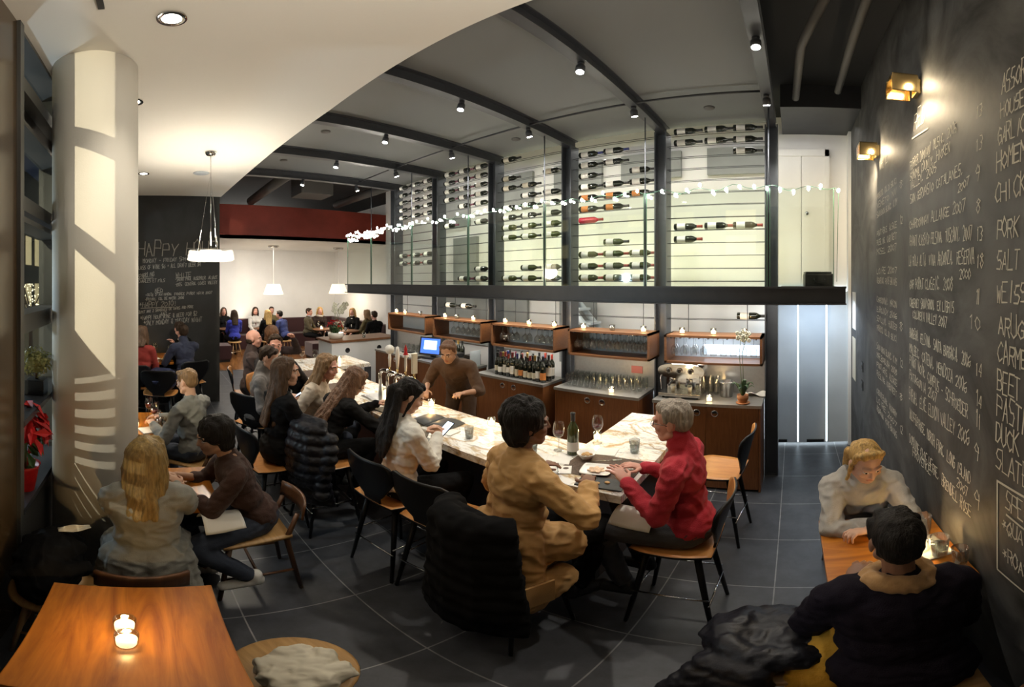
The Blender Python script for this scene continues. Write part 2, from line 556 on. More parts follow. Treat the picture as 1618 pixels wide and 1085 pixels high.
    def grid(self, fn, nu, nv, thick=0.0, smooth=True, back=None):
        """sheet fn(u, v) -> point for u, v in 0..1, optionally with thickness"""
        P = [[Vector(fn(i / nu, j / nv)) for j in range(nv + 1)] for i in range(nu + 1)]
        V, F = [], []
        w = nv + 1

        def nrm(i, j):
            a = P[min(i + 1, nu)][j] - P[max(i - 1, 0)][j]
            b = P[i][min(j + 1, nv)] - P[i][max(j - 1, 0)]
            n = a.cross(b)
            return n.normalized() if n.length > 1e-9 else Vector((0, 0, 1))
        for i in range(nu + 1):
            for j in range(nv + 1):
                V.append(P[i][j] + nrm(i, j) * thick * 0.5)
        for i in range(nu):
            for j in range(nv):
                F.append((i * w + j, (i + 1) * w + j, (i + 1) * w + j + 1, i * w + j + 1))
        if thick:
            o = len(V)
            for i in range(nu + 1):
                for j in range(nv + 1):
                    V.append(P[i][j] - nrm(i, j) * thick * 0.5)
            for i in range(nu):
                for j in range(nv):
                    F.append((o + i * w + j, o + i * w + j + 1, o + (i + 1) * w + j + 1, o + (i + 1) * w + j))
            for i in range(nu):
                F.append((i * w, o + i * w, o + (i + 1) * w, (i + 1) * w))
                F.append((i * w + nv, (i + 1) * w + nv, o + (i + 1) * w + nv, o + i * w + nv))
            for j in range(nv):
                F.append((j, j + 1, o + j + 1, o + j))
                F.append((nu * w + j, o + nu * w + j, o + nu * w + j + 1, nu * w + j + 1))
        if back is None:
            self._add(V, F, smooth)
        else:       # another material slot on the far side of the sheet
            b0 = len(self.bm.faces)
            self._add(V, F, smooth)
            self.bm.faces.ensure_lookup_table()
            for k in range(nu * nv, 2 * nu * nv):
                self.bm.faces[b0 + k].material_index = back
        return self

    def build(self, name, mats, parent=None, loc=None):
        me = bpy.data.meshes.new(name)
        bmesh.ops.recalc_face_normals(self.bm, faces=self.bm.faces)
        self.bm.to_mesh(me)
        self.bm.free()
        return link(name, me, mats, parent, loc)


def link(name, me, mats, parent=None, loc=None):
    for m in (mats if isinstance(mats, (list, tuple)) else [mats]):
        me.materials.append(M[m] if isinstance(m, str) else m)
    o = bpy.data.objects.new(name, me)
    COL.objects.link(o)
    if parent:
        o.parent = parent
    if loc:
        o.location = loc
    return o


def tag(o, label, cat, group=None, kind=None):
    o['label'] = label
    o['category'] = cat
    if group:
        o['group'] = group
    if kind:
        o['kind'] = kind
    return o


def thing(name, label, cat, loc=(0, 0, 0), rz=0.0, group=None):
    o = bpy.data.objects.new(name, None)
    o.empty_display_size = 0.05
    COL.objects.link(o)
    o.location = loc
    o.rotation_euler = (0, 0, rz)
    return tag(o, label, cat, group)


def struct(name, mb, mats, label=None, parent=None):
    o = mb.build(name, mats, parent)
    if not parent:
        o['kind'] = 'structure'
        if label:
            o['label'] = label
    return o


def dup(root, loc, rz=0.0, label=None, group=None, scale=None):
    """a copy of a thing with copies of its parts and their parts"""
    r = root.copy()
    COL.objects.link(r)
    r.location = loc
    r.rotation_euler = (0, 0, rz)
    if scale:
        r.scale = scale
    if label:
        r['label'] = label
    if group:
        r['group'] = group
    for ch in list(root.children):
        c = ch.copy()
        COL.objects.link(c)
        c.parent = r
        for g in list(ch.children):
            d = g.copy()
            COL.objects.link(d)
            d.parent = c
    return r


# ---------------------------------------------------------------- chalk writing: a stroke alphabet on a 4 x 6 grid
GLYPH = {}
for _l in """A 00 26 40;12 32|B 00 06 36 44 33 03;33 41 30 00|C 45 26 04 02 20 41|D 00 06 26 44 42 20 00|E 40 00 06 46;03 33|F 00 06 46;03 33|G 45 26 04 02 20 41 43 23
H 00 06;40 46;03 43|I 20 26|J 46 41 20 01|K 00 06;46 03 40|L 06 00 40|M 00 06 23 46 40|N 00 06 40 46|O 20 02 04 26 44 42 20|P 00 06 36 45 43 33 03|Q 20 02 04 26 44 42 20;22 40
R 00 06 36 45 44 33 03;23 40|S 46 16 04 13 33 42 30 00|T 20 26;06 46|U 06 01 20 41 46|V 06 20 46|W 06 10 24 30 46|X 00 46;06 40|Y 06 23 46;23 20|Z 06 46 00 40
0 20 02 04 26 44 42 20|1 15 26 20|2 05 26 45 44 00 40|3 06 36 44 23 42 30 00|4 30 36 02 42|5 46 06 03 33 42 30 00|6 46 04 01 20 41 43 02|7 06 46 10|8 24 05 26 45 24 02 20 42 24|9 44 26 04 13 43 45;44 30
- 13 33|, 11 00|. 10 11|* 13 35;15 33;24 22;03 43|! 26 22;21 20|' 26 24|& 40 05 26 34 02 20 42|+ 22 24;13 33|$ 46 16 04 13 33 42 30 00;27 20""".replace('\n', '|').split('|'):
    GLYPH[_l[0]] = [[(int(p[0]), int(p[1])) for p in st.split()] for st in _l[2:].split(';')]


D_ = [0.0]      # each stroke lies a hair above or below the others


def chalk_line(mb, txt, p0, p1, h, to3, w=0.006, rnd=random):
    """write TXT between two wall points (across, up); to3 lifts wall coordinates into the room"""
    n = len(txt)
    dx = ((p1[0] - p0[0]) / n, (p1[1] - p0[1]) / n)
    L = math.hypot(*dx)
    for i, ch in enumerate(txt):
        if ch not in GLYPH:
            continue
        ox, oy = p0[0] + dx[0] * i, p0[1] + dx[1] * i + rnd.uniform(-0.06, 0.06) * h
        hh = h * rnd.uniform(0.85, 1.15)
        sl = rnd.uniform(-0.02, 0.14) * h
        for st in GLYPH[ch]:
            q = []
            for gx, gy in st:
                fx = gx / 4 * 0.78 + rnd.uniform(-0.05, 0.05)
                fy = gy / 6 + rnd.uniform(-0.03, 0.03)
                q.append((ox + dx[0] * fx + (dx[0] / L) * sl * fy, oy + dx[1] * fx + hh * fy))
            for a, b in zip(q, q[1:]):
                ux, uy = b[0] - a[0], b[1] - a[1]
                l = math.hypot(ux, uy) or 1e-6
                nx, ny = -uy / l * w / 2, ux / l * w / 2
                ex, ey = ux / l * w * 0.4, uy / l * w * 0.4
                D_[0] = rnd.uniform(0, 0.0022)
                k1, k2 = rnd.uniform(0.6, 1.1), rnd.uniform(0.5, 1.1)
                mb.quad(to3(a[0] - ex + nx * k1, a[1] - ey + ny * k1), to3(a[0] - ex - nx * k1, a[1] - ey - ny * k1), to3(b[0] + ex - nx * k2, b[1] + ey - ny * k2), to3(b[0] + ex + nx * k2, b[1] + ey + ny * k2))


# ================================================================ THE SETTING
WX = 0.70          # chalkboard wall
HX = -6.92         # happy hour wall
WY = -0.60         # inner line of the window wall
struct('floor', MB().box(-9.4, 0.9, -0.95, 6.4, -0.1, 0.0), 'slate', 'dark slate tile floor with pale joints')
struct('floor_lounge', MB().box(-13.1, -9.4, -0.95, 6.5, -0.1, 0.002), 'planks', 'glossy brown plank floor of the lounge')
struct('trim_1', MB().box(-9.42, -9.38, -0.6, 6.3, 0.0, 0.012), 'stainless', 'thin metal strip where slate meets planks')

wr = struct('wall_right', MB().box(WX, WX + 0.15, -0.76, 5.3, 0, 4.4), 'chalk_wall', 'black chalkboard wall with the long chalk menu')
mb = MB()
RT = lambda y, z: (WX - 0.002 - D_[0], y, z)
for l in [("RED",2.314,3.028,2.098,3.011,.112),("FERRER DAMIANI MUSIC, 2005",2.396,2.794,1.667,2.793,.05),("SONOMA COUNTY, HICKEN",2.396,2.721,1.744,2.716,.049),("VALLEY, 2005",2.396,2.664,1.925,2.663,.045),
("SAN GERVASIO CATALANES,",2.396,2.576,1.583,2.569,.048),("2007",1.653,2.491,1.531,2.507,.034),("CHARDONNAY ALLANGE 2007",2.41,2.421,1.57,2.4,.047),("CHIANTI CLASSICO FELSINA, TUSCANY, 2007",2.41,2.32,1.506,2.271,.054),
("LA ROLA ALTA, VINA ARDANZA, RESERVA",2.424,2.197,1.482,2.173,.054),("2000",1.632,2.114,1.519,2.113,.038),("GNR POMAT CLASSIC, 2008",2.41,2.058,1.712,2.063,.054),("CABERNET SAUVIGNON, EX LIBRIS",2.41,1.95,1.697,1.962,.046),
("COLUMBIA VALLEY 2007",2.341,1.886,1.784,1.885,.045),("BARBERA, FELSINA, SANTA BURGACA, 2006",2.41,1.763,1.519,1.744,.051),("MALBEC, CATENA, MENDOZA 2006",2.41,1.669,1.557,1.626,.055),("PINOT NOIR, CAMPUS - SCHROEDER",2.41,1.597,1.544,1.51,.056),
("PATAGONIA 2007",2.41,1.5,1.916,1.479,.049),("SYRAH, ELKE ELDON VALLEY 2006",2.424,1.364,1.531,1.39,.067),("WOLFFER ROSE, NORTH FORK, LONG ISLAND",2.41,1.241,1.519,1.199,.06),("2007",1.667,1.125,1.544,1.118,.049),
("DOMAINE CLOS HERRE, BRENDEL ROSE",2.41,1.074,1.519,1.019,.063),("PROVENCE",2.341,1.004,2.013,1.016,.054),("13",1.47,2.781,1.412,2.776,.053),("13",1.47,2.633,1.412,2.632,.05),("9",1.476,2.505,1.429,2.508,.059),("8",1.47,2.374,1.429,2.373,.051),
("13",1.464,2.262,1.407,2.261,.045),("18",1.464,2.152,1.401,2.155,.05),("11",1.47,2.018,1.435,2.015,.055),("10",1.531,1.911,1.424,1.912,.052),("14",1.47,1.728,1.418,1.728,.052),("14",1.47,1.6,1.418,1.598,.054),("11",1.47,1.5,1.429,1.502,.072),
("9",1.482,1.349,1.435,1.353,.071),("9",1.482,1.104,1.429,1.113,.08),("ASSORTED OLIVES",1.26,2.803,.78,2.807,.078),("HOUSEMADE",1.27,2.706,.976,2.689,.063),("GARLIC",1.289,2.6,1.101,2.602,.066),("HOMEMADE",1.298,2.504,.976,2.5,.064),
("CHICKEN",1.308,2.391,1.009,2.376,.067),("PORK BELLY",1.293,2.256,.921,2.24,.063),("SALT COD",1.298,2.145,.976,2.138,.063),("WEISSWURST",1.298,2.03,.886,2.04,.063),("ARUGULA",1.284,1.914,.976,1.914,.067),("CARMELIZED",1.289,1.814,.886,1.818,.065),
("BEET SALAD",1.293,1.705,.886,1.702,.076),("PASTRAMI",1.298,1.605,.945,1.577,.079),("DUCK BREAST",1.303,1.501,.858,1.481,.077),("SLATE OF",1.303,1.39,.945,1.374,.087),("SPECIALS",1.233,1.239,.915,1.222,.082),("*QUAIL",1.26,1.112,1.043,1.117,.064),("*ROAST",1.251,.961,1.043,.958,.07)]:
    chalk_line(mb, l[0], (l[1], l[2]), (l[3], l[4]), l[5] * 1.05, RT, 0.0070 if l[1] < 1.4 else 0.0058)
WHITES = ["PROSECCO, COL DI SALICI", "VENETO NV", "SAUVIGNON BLANC, KIM", "MARLBOROUGH 2008", "PINOT GRIS, ALSACE", "RIESLING, KABINETT", "MOSEL 2007", "CHENIN BLANC, VOUVRAY", "LOIRE 2007", "ALBARINO, RIAS BAIXAS", "GRUNER VELTLINER", "CHARDONNAY, MACON", "BURGUNDY 2006", "SEMILLON, HUNTER"]
for k in range(24):
    z = 2.80 - k * 0.079
    if k in (3, 7, 10, 15, 20):
        continue
    chalk_line(mb, WHITES[k % len(WHITES)], (3.40, z), (2.72, z - 0.01), 0.045, RT, 0.006)
    if k % 3 == 1:
        chalk_line(mb, str((9, 8, 11, 7, 12, 10)[k % 6]), (2.64, z), (2.57, z), 0.055, RT, 0.006)
chalk_line(mb, "WHITE", (3.30, 3.03), (3.0, 3.02), 0.10, RT, 0.007)
rr_ = random.Random(2)
for a, b in (((1.295, 1.33), (0.80, 1.37)), ((1.295, 1.33), (1.295, 0.87)), ((1.295, 0.87), (0.80, 0.87)), ((2.36, 2.99), (2.06, 2.95)), ((1.23, 1.205), (0.9, 1.19))):
    for s in range(2):
        d = Vector((b[0] - a[0], b[1] - a[1])).normalized()
        n_ = Vector((-d.y, d.x)) * (0.003 + 0.002 * s)
        D_[0] = rr_.uniform(0, 0.002)
        mb.quad(RT(a[0] + n_.x, a[1] + n_.y), RT(a[0] - n_.x, a[1] - n_.y), RT(b[0] - n_.x, b[1] - n_.y), RT(b[0] + n_.x, b[1] + n_.y))
mb.build('chalk_lettering', 'chalk', wr)

hw = struct('wall_left', MB().box(HX - 0.16, HX, -0.76, 1.24, 0, 3.9), 'chalk_wall_dark', 'black chalkboard wall with the happy hour notice')
mb = MB()
LT = lambda y, z: (HX + 0.002 + D_[0], y, z)
for l in [("HAPPY HOUR",-.145,2.534,1.21,2.562,.234),("MONDAY - FRIDAY 5PM - 7PM",-.061,2.417,.896,2.463,.064),("GLASS OF WINE $6 + ALL DRAFT BEER $4",-.166,2.301,.917,2.367,.063),("SPARKLING",-.145,2.153,.13,2.195,.074),("WHITE",.49,2.174,.757,2.196,.074),
("-CHARLES ET FILS",-.166,2.079,.31,2.1,.053),("-SAINT PAUL AUSEMIER, ALSACE",.479,2.111,1.2,2.154,.053),("-EOS, CENTRAL COAST VALLEY",.479,2.026,1.2,2.068,.053),("RED",.14,1.92,.278,1.931,.064),("-COTE D'AVIGNON, FRANCE PINOT NOIR 2007",-.029,1.857,1.112,1.896,.042),
("-PRIVAT, COL DE MASSE 2006",-.029,1.783,.628,1.813,.042),("*HAPPY 2010!",-.124,1.666,.511,1.697,.085),("*SELECT ANY 2 SAVORIES OR TAPAS AND MORE",-.198,1.56,.789,1.663,.042),("AND",.236,1.527,.341,1.538,.054),("*HAPPY HOUR WINE & BEER FOR $2",-.103,1.453,.853,1.534,.064),("*ONLY MONDAY & TUESDAY NIGHT",-.05,1.368,.939,1.426,.075)]:
    chalk_line(mb, l[0], (l[1], l[2]), (l[3], l[4]), l[5], LT, 0.017 if l[5] > 0.2 else 0.009)
for y0, y1, z in ((-.145, .11, 2.14), (.49, .74, 2.16), (.14, .27, 1.905), (-.1, .46, 1.65)):
    mb.quad(LT(y0, z), LT(y1, z + 0.02), LT(y1, z + 0.03), LT(y0, z + 0.01))
mb.build('chalk_lettering', 'chalk_dim', hw)

# back wall behind the wine, service corridor doors
wb = MB().box(-7.85, WX, 5.22, 5.4, 0, 4.4)
struct('wall_back', wb, 'wall_white', 'pale wall behind the wine racks')
mb = MB()
for x0, x1, z0, z1 in ((-5.9, -5.2, 3.1, 3.87), (-4.6, -3.8, 3.3, 3.87), (-3.4, -2.6, 3.45, 3.87), (-2.3, -1.45, 3.5, 3.87), (-1.1, -0.3, 3.5, 3.87), (-5.6, -5.0, 2.05, 2.9), (-5.9, -3.9, 1.0, 1.88), (-3.3, -2.7, 0.9, 1.88)):
    mb.box(x0, x1, 5.16, 5.22, z0, z1)
struct('wall_back_panels', mb, 'concrete', 'grey board-marked concrete panels on the back wall')
mb = MB().box(-0.22, 0.70, 5.14, 5.22, 2.05, 4.02)
struct('wall_landing', mb, 'wall_white', 'white wall of the upper landing')
d2 = MB()
for x0, x1 in ((-0.20, 0.092), (0.098, 0.385)):
    d2.box(x0, x1, 5.085, 5.115, 2.075, 3.70)
d2o = struct('door_2', d2, 'wall_white', 'white double door on the upper landing')
fr = MB().box(0.385, 0.44, 5.07, 5.14, 2.05, 3.79).box(-0.2, 0.44, 5.07, 5.14, 3.70, 3.79)
fr.build('door_frame', 'wall_white', d2o)
MB().cyl((0.165, 5.085, 2.95), 0.022, 0.02, 14).build('door_knob', 'chrome', d2o).matrix_local = Matrix.Translation((0.165, 5.085, 2.95)) @ Matrix.Rotation(PI / 2, 4, 'X') @ Matrix.Translation((-0.165, -5.085, -2.95))
d1 = MB()
for x0, x1 in ((-0.21, 0.045), (0.062, 0.395), (0.414, 0.665)):
    d1.box(x0, x1, 5.04, 5.08, 0.03, 1.98)
d1o = struct('door_1', d1, 'frosted', 'frosted grey panel door with two bright gaps')
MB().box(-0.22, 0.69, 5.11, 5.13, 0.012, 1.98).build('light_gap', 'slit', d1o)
mb = MB()
for x0, x1 in ((-0.21, -0.08), (0.16, 0.37)):
    mb.box(x0, x1, 5.02, 5.04, 0.04, 0.075, 0.004)
mb.build('floor_latch', 'black', d1o)
mb = MB().box(0.665, 0.70, 4.98, 5.14, 0, 4.02)
struct('trim_2', mb, 'wall_white', 'white jamb beside the chalkboard wall')
struct('ceiling_landing', MB().box(-0.14, WX, 4.25, 5.3, 4.02, 4.4), 'steel', 'dark dropped soffit over the landing')

# mezzanine: steel edge channel and deck
mz = MB()
mz.box(-6.98, 0.47, 3.70, 3.715, 1.90, 2.055)
mz.box(-6.98, 0.47, 3.64, 3.72, 2.04, 2.058)
mz.box(-6.98, 0.47, 3.64, 3.72, 1.893, 1.905)
struct('trim_3', mz, 'steel', 'dark steel channel along the edge of the mezzanine')
struct('floor_mezzanine', MB().box(-6.98, -0.28, 3.72, 4.08, 1.96, 2.05).box(-0.14, 0.47, 3.72, 5.06, 1.96, 2.05), 'steel', 'steel deck of the mezzanine walkway')

# steel columns between the bays and ceiling beams over the bar
for i, bx in enumerate(BEAMS):
    mb = MB()
    for s in (-1, 1):
        mb.box(bx + s * 0.052, bx + s * 0.066, 4.12, 4.30, 0, 3.76)
    mb.box(bx - 0.055, bx + 0.055, 4.20, 4.215, 0, 3.76)
    struct('column', mb, 'steel_mid', 'dark steel column between two wine rack bays')
    if True:
        mb = MB().box(bx - 0.045, bx + 0.045, 1.2, 4.32, 3.855, 3.87).box(bx - 0.045, bx + 0.045, 1.2, 4.32, 3.75, 3.765).box(bx - 0.008, bx + 0.008, 1.2, 4.32, 3.76, 3.86)
        struct('ceiling_beam', mb, 'steel', 'dark steel beam across the ceiling over the bar')
struct('ceiling_bar', MB().box(-6.2, -0.2, 1.2, 4.34, 3.87, 4.0), 'gypsum', 'grey ceiling panels over the bar')
struct('ceiling_upper', MB().box(-13.1, 1.0, -0.95, 6.5, 4.3, 4.4), 'black_ceiling', 'black ceiling high above')
struct('ceiling', MB().prism([(-6.92, -0.76), (WX, -0.76), (WX, 1.46), (-1.16, 1.454), (-3.0, 1.43), (-4.3, 1.36), (-6.92, 1.262)], 3.57, 3.86), 'plaster', 'white plaster ceiling with a long straight edge')

# lounge shell
struct('wall_lounge_back', MB().box(-13.05, -12.9, -0.95, 6.4, 0, 4.3), 'wall_white', 'white lounge wall')
struct('wall_lounge_right', MB().box(-12.9, -7.85, 6.33, 6.45, 0, 4.3), 'wall_white', 'white side wall of the lounge')
struct('wall_lounge_left', MB().box(-13.0, HX - 0.16, -0.95, -0.8, 0, 4.3), 'wall_white', 'hidden side wall of the lounge')
struct('wall_end', MB().box(-7.95, -7.85, 5.22, 6.4, 0, 4.3), 'wall_white', 'white end wall by the wine racks')
struct('wall_fascia', MB().box(-9.55, -9.4, -0.8, 6.33, 3.13, 3.93), 'maroon', 'deep red bulkhead over the lounge opening')
struct('ceiling_lounge', MB().box(-12.9, -9.4, -0.8, 6.33, 3.13, 3.2), 'wall_white', 'white lounge ceiling')

# window wall on the left: frame, spandrels, sills and panes
mb = MB()
for z0, z1 in ((3.54, 3.60), (3.16, 3.25), (2.95, 2.98), (2.47, 2.55), (2.41, 2.44), (1.83, 1.93), (0.0, 0.82)):
    mb.box(-6.9, -1.90, -0.78, -0.62, z0, z1)
for x in (-1.93, -3.02, -4.1, -5.2, -6.3):
    mb.box(x - 0.03, x + 0.03, -0.80, -0.60, 0, 3.57)
w1 = struct('window_1', mb, 'frame_grey', 'tall dark framed window wall on the street side')
MB().box(-6.9, -1.95, -0.76, -0.70, 2.98, 3.16).box(-6.9, -1.95, -0.76, -0.70, 3.60, 3.57).build('window_spandrel', 'window_black', w1)
MB().box(-6.9, -1.95, -0.775, -0.60, 1.345, 1.38).build('window_ledge', 'sill', w1)
MB().box(-6.9, -1.95, -0.775, -0.60, 0.80, 0.84).build('window_sill', 'sill', w1)
for z0, z1 in ((3.25, 3.54), (2.55, 2.95), (1.93, 2.41), (1.38, 1.83), (0.84, 1.345)):
    MB().box(-6.9, -1.95, -0.766, -0.76, z0, z1).build('window_pane', 'pane', w1)
struct('wall_window', MB().box(-1.90, -1.585, -0.68, -0.62, 0, 3.57), 'brown_panel', 'glossy dark brown panel at the left edge')
mb = MB()
for z0, z1 in ((3.555, 3.57), (3.015, 3.105), (2.505, 2.595), (1.985, 2.075), (1.5, 1.985), (0, 1.0)):
    mb.box(-1.585, WX, -0.66, -0.62, z0, z1)
for x in (-1.47, -0.3, 0.6):
    mb.box(x - 0.035, x + 0.035, -0.68, -0.60, 0, 3.57)
for k in range(6):
    z = 1.0 + k * 0.085
    mb.box(-1.43, WX, -0.65, -0.63, z, z + 0.042)
struct('window_2', mb, 'frame_grey', 'street window behind the viewpoint')

# the street outside
struct('street', MB().box(-48, 8, -7, -0.96, -0.25, -0.15), 'street', 'pale wet pavement outside the window')
mb = MB().box(-48, 4, -6.4, -6.2, -0.2, 8)
mb.mi = 1
for k in range(26):
    x = -46 + k * 1.75
    for z in (0.5, 3.0):
        mb.box(x, x + 1.0, -6.2, -6.17, z, z + 1.5)
struct('street_buildings', mb, ['facade', 'lit_window'], 'lit tan building across the street')
stt = thing('street_tree', 'bare street tree wound with small warm lights outside the window', 'tree', (-10.4, -3.0, -0.15))
tb = MB().tube([(0, 0, 0), (0.03, 0, 0.9), (0, 0, 1.5)], [0.07, 0.05, 0.04], 8)
for k in range(9):
    tb.tube([(0, 0, 1.0 + 0.06 * k), (0.5 * math.cos(k * 2.1), 0.3 * math.sin(k * 2.1), 1.5 + 0.08 * k), (1.0 * math.cos(k * 2.1), 0.4 * math.sin(k * 2.1), 1.6 + 0.1 * k)], [0.025, 0.015, 0.008], 6)
tb.build('trunk', 'leg_wood', stt)
fl = MB()
rr = random.Random(3)
for k in range(90):
    fl.ell((-1.4 + rr.random() * 2.8, -0.45 + rr.random() * 0.9, 1.35 + rr.random() * 0.85), 0.018, n=5, m=4)
fl.build('fairy_lights', 'fairy', stt)['kind'] = 'stuff'

# ================================================================ THE WHITE COLUMN (part of the building)
struct('pillar', MB().lathe([(0.272, 0.0), (0.272, 3.57)], 64, (-2.585, -0.325, 0)), 'column_white', 'big round white pillar by the window')
struct('pipe_trim', MB().tube([(-6.0, 3.40, 3.80), (-0.23, 3.40, 3.80)], 0.012, 8), 'steel', 'thin dark conduit under the bar ceiling')
mb = MB().box(-1.86, -1.0, -0.22, -0.19, 3.555, 3.571)
struct('ceiling_slot', mb, 'black', 'black slot in the white ceiling')

# ================================================================ LAMPS OF THE ROOM
def downlight(x, y, label):
    t = thing('recessed_downlight', label, 'ceiling light', (x, y, 3.57), group='downlights in the white ceiling')
    MB().lathe([(0.075, -0.008), (0.075, 0.0), (0.05, 0.0), (0.05, -0.008), (0.075, -0.008)], 24, caps=False).build('trim_ring', 'chrome', t)
    MB().lathe([(0.05, -0.003), (0.05, -0.001)], 20).build('lens', 'down_face', t)
    lamp('downlight_beam', 'SPOT', (x, y, 3.54), 26, SOFT, (x, y, 0), 0.04, 95, 0.8)
downlight(-1.97, 0.12, 'recessed round downlight in the white ceiling nearest the black slot')
downlight(-3.14, -0.10, 'middle recessed round downlight in the white ceiling, right of the pillar top')
downlight(-5.46, -0.04, 'farthest recessed downlight in the white ceiling, above the happy hour chalkboard')
t = thing('ceiling_speaker', 'pale round speaker grille in the white ceiling behind the glass pendant', 'speaker', (-5.40, 0.72, 3.57))
MB().lathe([(0.10, -0.006), (0.11, 0.0)], 24).build('grille', 'frosted', t)
for sx, sy, lb in ((-5.5, 1.9, 'dark round sprinkler plate in the farthest grey ceiling panel'), (-3.06, 3.83, 'round sprinkler plate in the grey ceiling above the middle wine bay'), (-0.8, 3.85, 'round dark sprinkler plate in the grey ceiling above the last wine bay by the landing'), (-4.2, 1.95, 'round dark plate in the grey ceiling between the third and fourth beams')):
    t = thing('sprinkler_plate', lb, 'sprinkler', (sx, sy, 3.87))
    MB().lathe([(0.05, -0.012), (0.055, 0.0)], 20).build('cover', 'duct', t)

ORD = ['first', 'second', 'third', 'fourth', 'fifth', 'sixth']
for i, bx in enumerate(BEAMS):
    for y in (2.44, 3.38):
        if i == 0 and y < 3:
            y = 2.42
        nm = 'ceiling spotlight on the %s dark beam from the chalkboard wall, %s' % (ORD[5 - i], 'near the conduit' if y > 3 else 'out over the bar')
        t = thing('track_spotlight', nm, 'spotlight', (bx, y, 3.75), group='spotlights along the ceiling beams')
        MB().lathe([(0.022, -0.03), (0.025, 0.0)], 14).build('canopy', 'steel', t)
        q = Vector((0.03, -0.25 if y < 3 else 0.3, -1)).normalized()
        MB().lathe([(0.02, 0.0), (0.034, 0.02), (0.036, 0.075)], 16, (0, 0, -0.02), axis=q).build('housing', 'steel', t)
        MB().lathe([(0.027, 0.076), (0.027, 0.079)], 16, (0, 0, -0.02), axis=q).build('lens', 'spot_face', t)

# glass pendant in front of the happy hour wall
t = thing('pendant_lamp', 'glowing pendant lamp with a clear ribbed glass shade in front of the happy hour chalkboard', 'lamp', (-4.46, 0.70, 3.57))
MB().lathe([(0.0, -0.045), (0.045, -0.04), (0.065, -0.015), (0.065, 0.0)], 24).build('canopy', 'chrome', t)
MB().tube([(0, 0, -0.04), (0, 0, -1.07)], 0.004, 6).build('cable', 'chrome', t)
for a in (0.4, 2.5, 4.6):
    MB().tube([(0.01 * math.cos(a), 0.01 * math.sin(a), -0.30), (0.14 * math.cos(a), 0.14 * math.sin(a), -1.13)], 0.0012, 5).build('suspension_wire', 'chrome', t)
MB().lathe([(0.225, -1.245), (0.262, -1.225), (0.25, -1.20), (0.255, -1.18), (0.243, -1.16), (0.248, -1.145), (0.235, -1.125), (0.215, -1.118)], 40, caps=False).build('glass_shade', 'ribbed_glass', t)
MB().lathe([(0.100, -1.235), (0.118, -1.125), (0.0, -1.12)], 32).build('diffuser', 'lamp_face', t)
lamp('pendant_light', 'POINT', (-4.46, 0.70, 2.28), 75, SOFT, radius=0.12)
lamp('pendant_uplight', 'SPOT', (-4.46, 0.70, 2.50), 75, SOFT, (-4.3, 0.6, 3.6), 0.1, 160, 0.9)

# fabric pendants over the lounge
for x, y, lb in ((-11.2, 3.56, 'white tapered fabric pendant shade hanging in the lounge, left one'), (-11.2, 5.62, 'white tapered fabric pendant shade half hidden behind the mezzanine end')):
    t = thing('fabric_pendant', lb, 'lamp', (x, y, 3.13), group='fabric pendants in the lounge')
    MB().lathe([(0.15, -0.05), (0.16, 0.0)], 20).build('canopy', 'stainless', t)
    MB().tube([(0, 0, -0.03), (0, 0, -1.10)], 0.006, 6).build('cord', 'wall_white', t)
    MB().lathe([(0.29, -1.39), (0.19, -1.10), (0.0, -1.10)], 28, caps=False).build('shade', 'shade_lit', t)
    lamp('lounge_pendant_light', 'POINT', (x, y, 1.60), 22, SOFT, radius=0.12)
# two wall lamps over the chalk menu
for y, z, lb, pw in ((2.23, 3.28, 'brass box wall lamp over the chalk menu, nearer the room', 30), (3.33, 3.21, 'brass box wall lamp over the chalk menu, nearer the landing doors', 70)):
    t = thing('wall_sconce', lb, 'wall lamp', (WX, y, z), group='brass lamps on the chalkboard wall')
    MB().box(-0.03, 0.0, -0.045, 0.045, -0.05, 0.05, 0.006).build('wall_plate', 'brass', t)
    mb = MB().box(-0.175, -0.03, -0.075, 0.075, 0.045, 0.06, 0.004).box(-0.175, -0.03, -0.08, -0.068, -0.06, 0.05, 0.003).box(-0.175, -0.03, 0.068, 0.08, -0.06, 0.05, 0.003)
    mb.build('body', 'brass', t)
    MB().tube([(-0.15, 0, 0.0), (-0.06, 0, 0.0)], 0.016, 10).build('glowing_tube', 'sconce_glow', t)
    MB().box(-0.178, -0.174, -0.068, 0.068, -0.06, 0.045).build('glass_front', 'shade_glass', t)
    lamp('sconce_light', 'POINT', (WX - 0.075, y - 0.105, z - 0.02), 5 if y < 3 else 7, WARM, radius=0.02)
    lamp('sconce_downlight', 'SPOT', (WX - 0.13, y + 0.02, z - 0.09), pw, WARM, (WX, y + (1.1 if y > 3 else -0.2), z - 0.7), 0.03, 120, 0.9)

# ================================================================ ROUND OBJECTS USED MANY TIMES
def prof_bottle(mb, n=14, top=True):
    return mb.lathe([(0.030, 0.0), (0.0375, 0.006), (0.0375, 0.185), (0.033, 0.205), (0.018, 0.232), (0.0145, 0.25), (0.0145, 0.292), (0.0165, 0.295), (0.0165, 0.303), (0.013, 0.305)], n)


def bottle(name, label, group, loc, glass='bottle_dark', lab='paper', foil='foil_black', rot=None, cat='wine bottle', z0=0.05, z1=0.135):
    t = thing(name, label, cat, loc, group=group)
    if rot:
        t.rotation_euler = rot
    prof_bottle(MB()).build('glass_body', glass, t)
    if lab:
        MB().lathe([(0.0381, z0), (0.0381, z1)], 14, caps=False).build('paper_label', lab, t)
    if foil:
        MB().lathe([(0.0155, 0.243), (0.0152, 0.29), (0.0173, 0.294), (0.0173, 0.304), (0.0, 0.307)], 12, caps=False).build('neck_foil', foil, t)
    return t


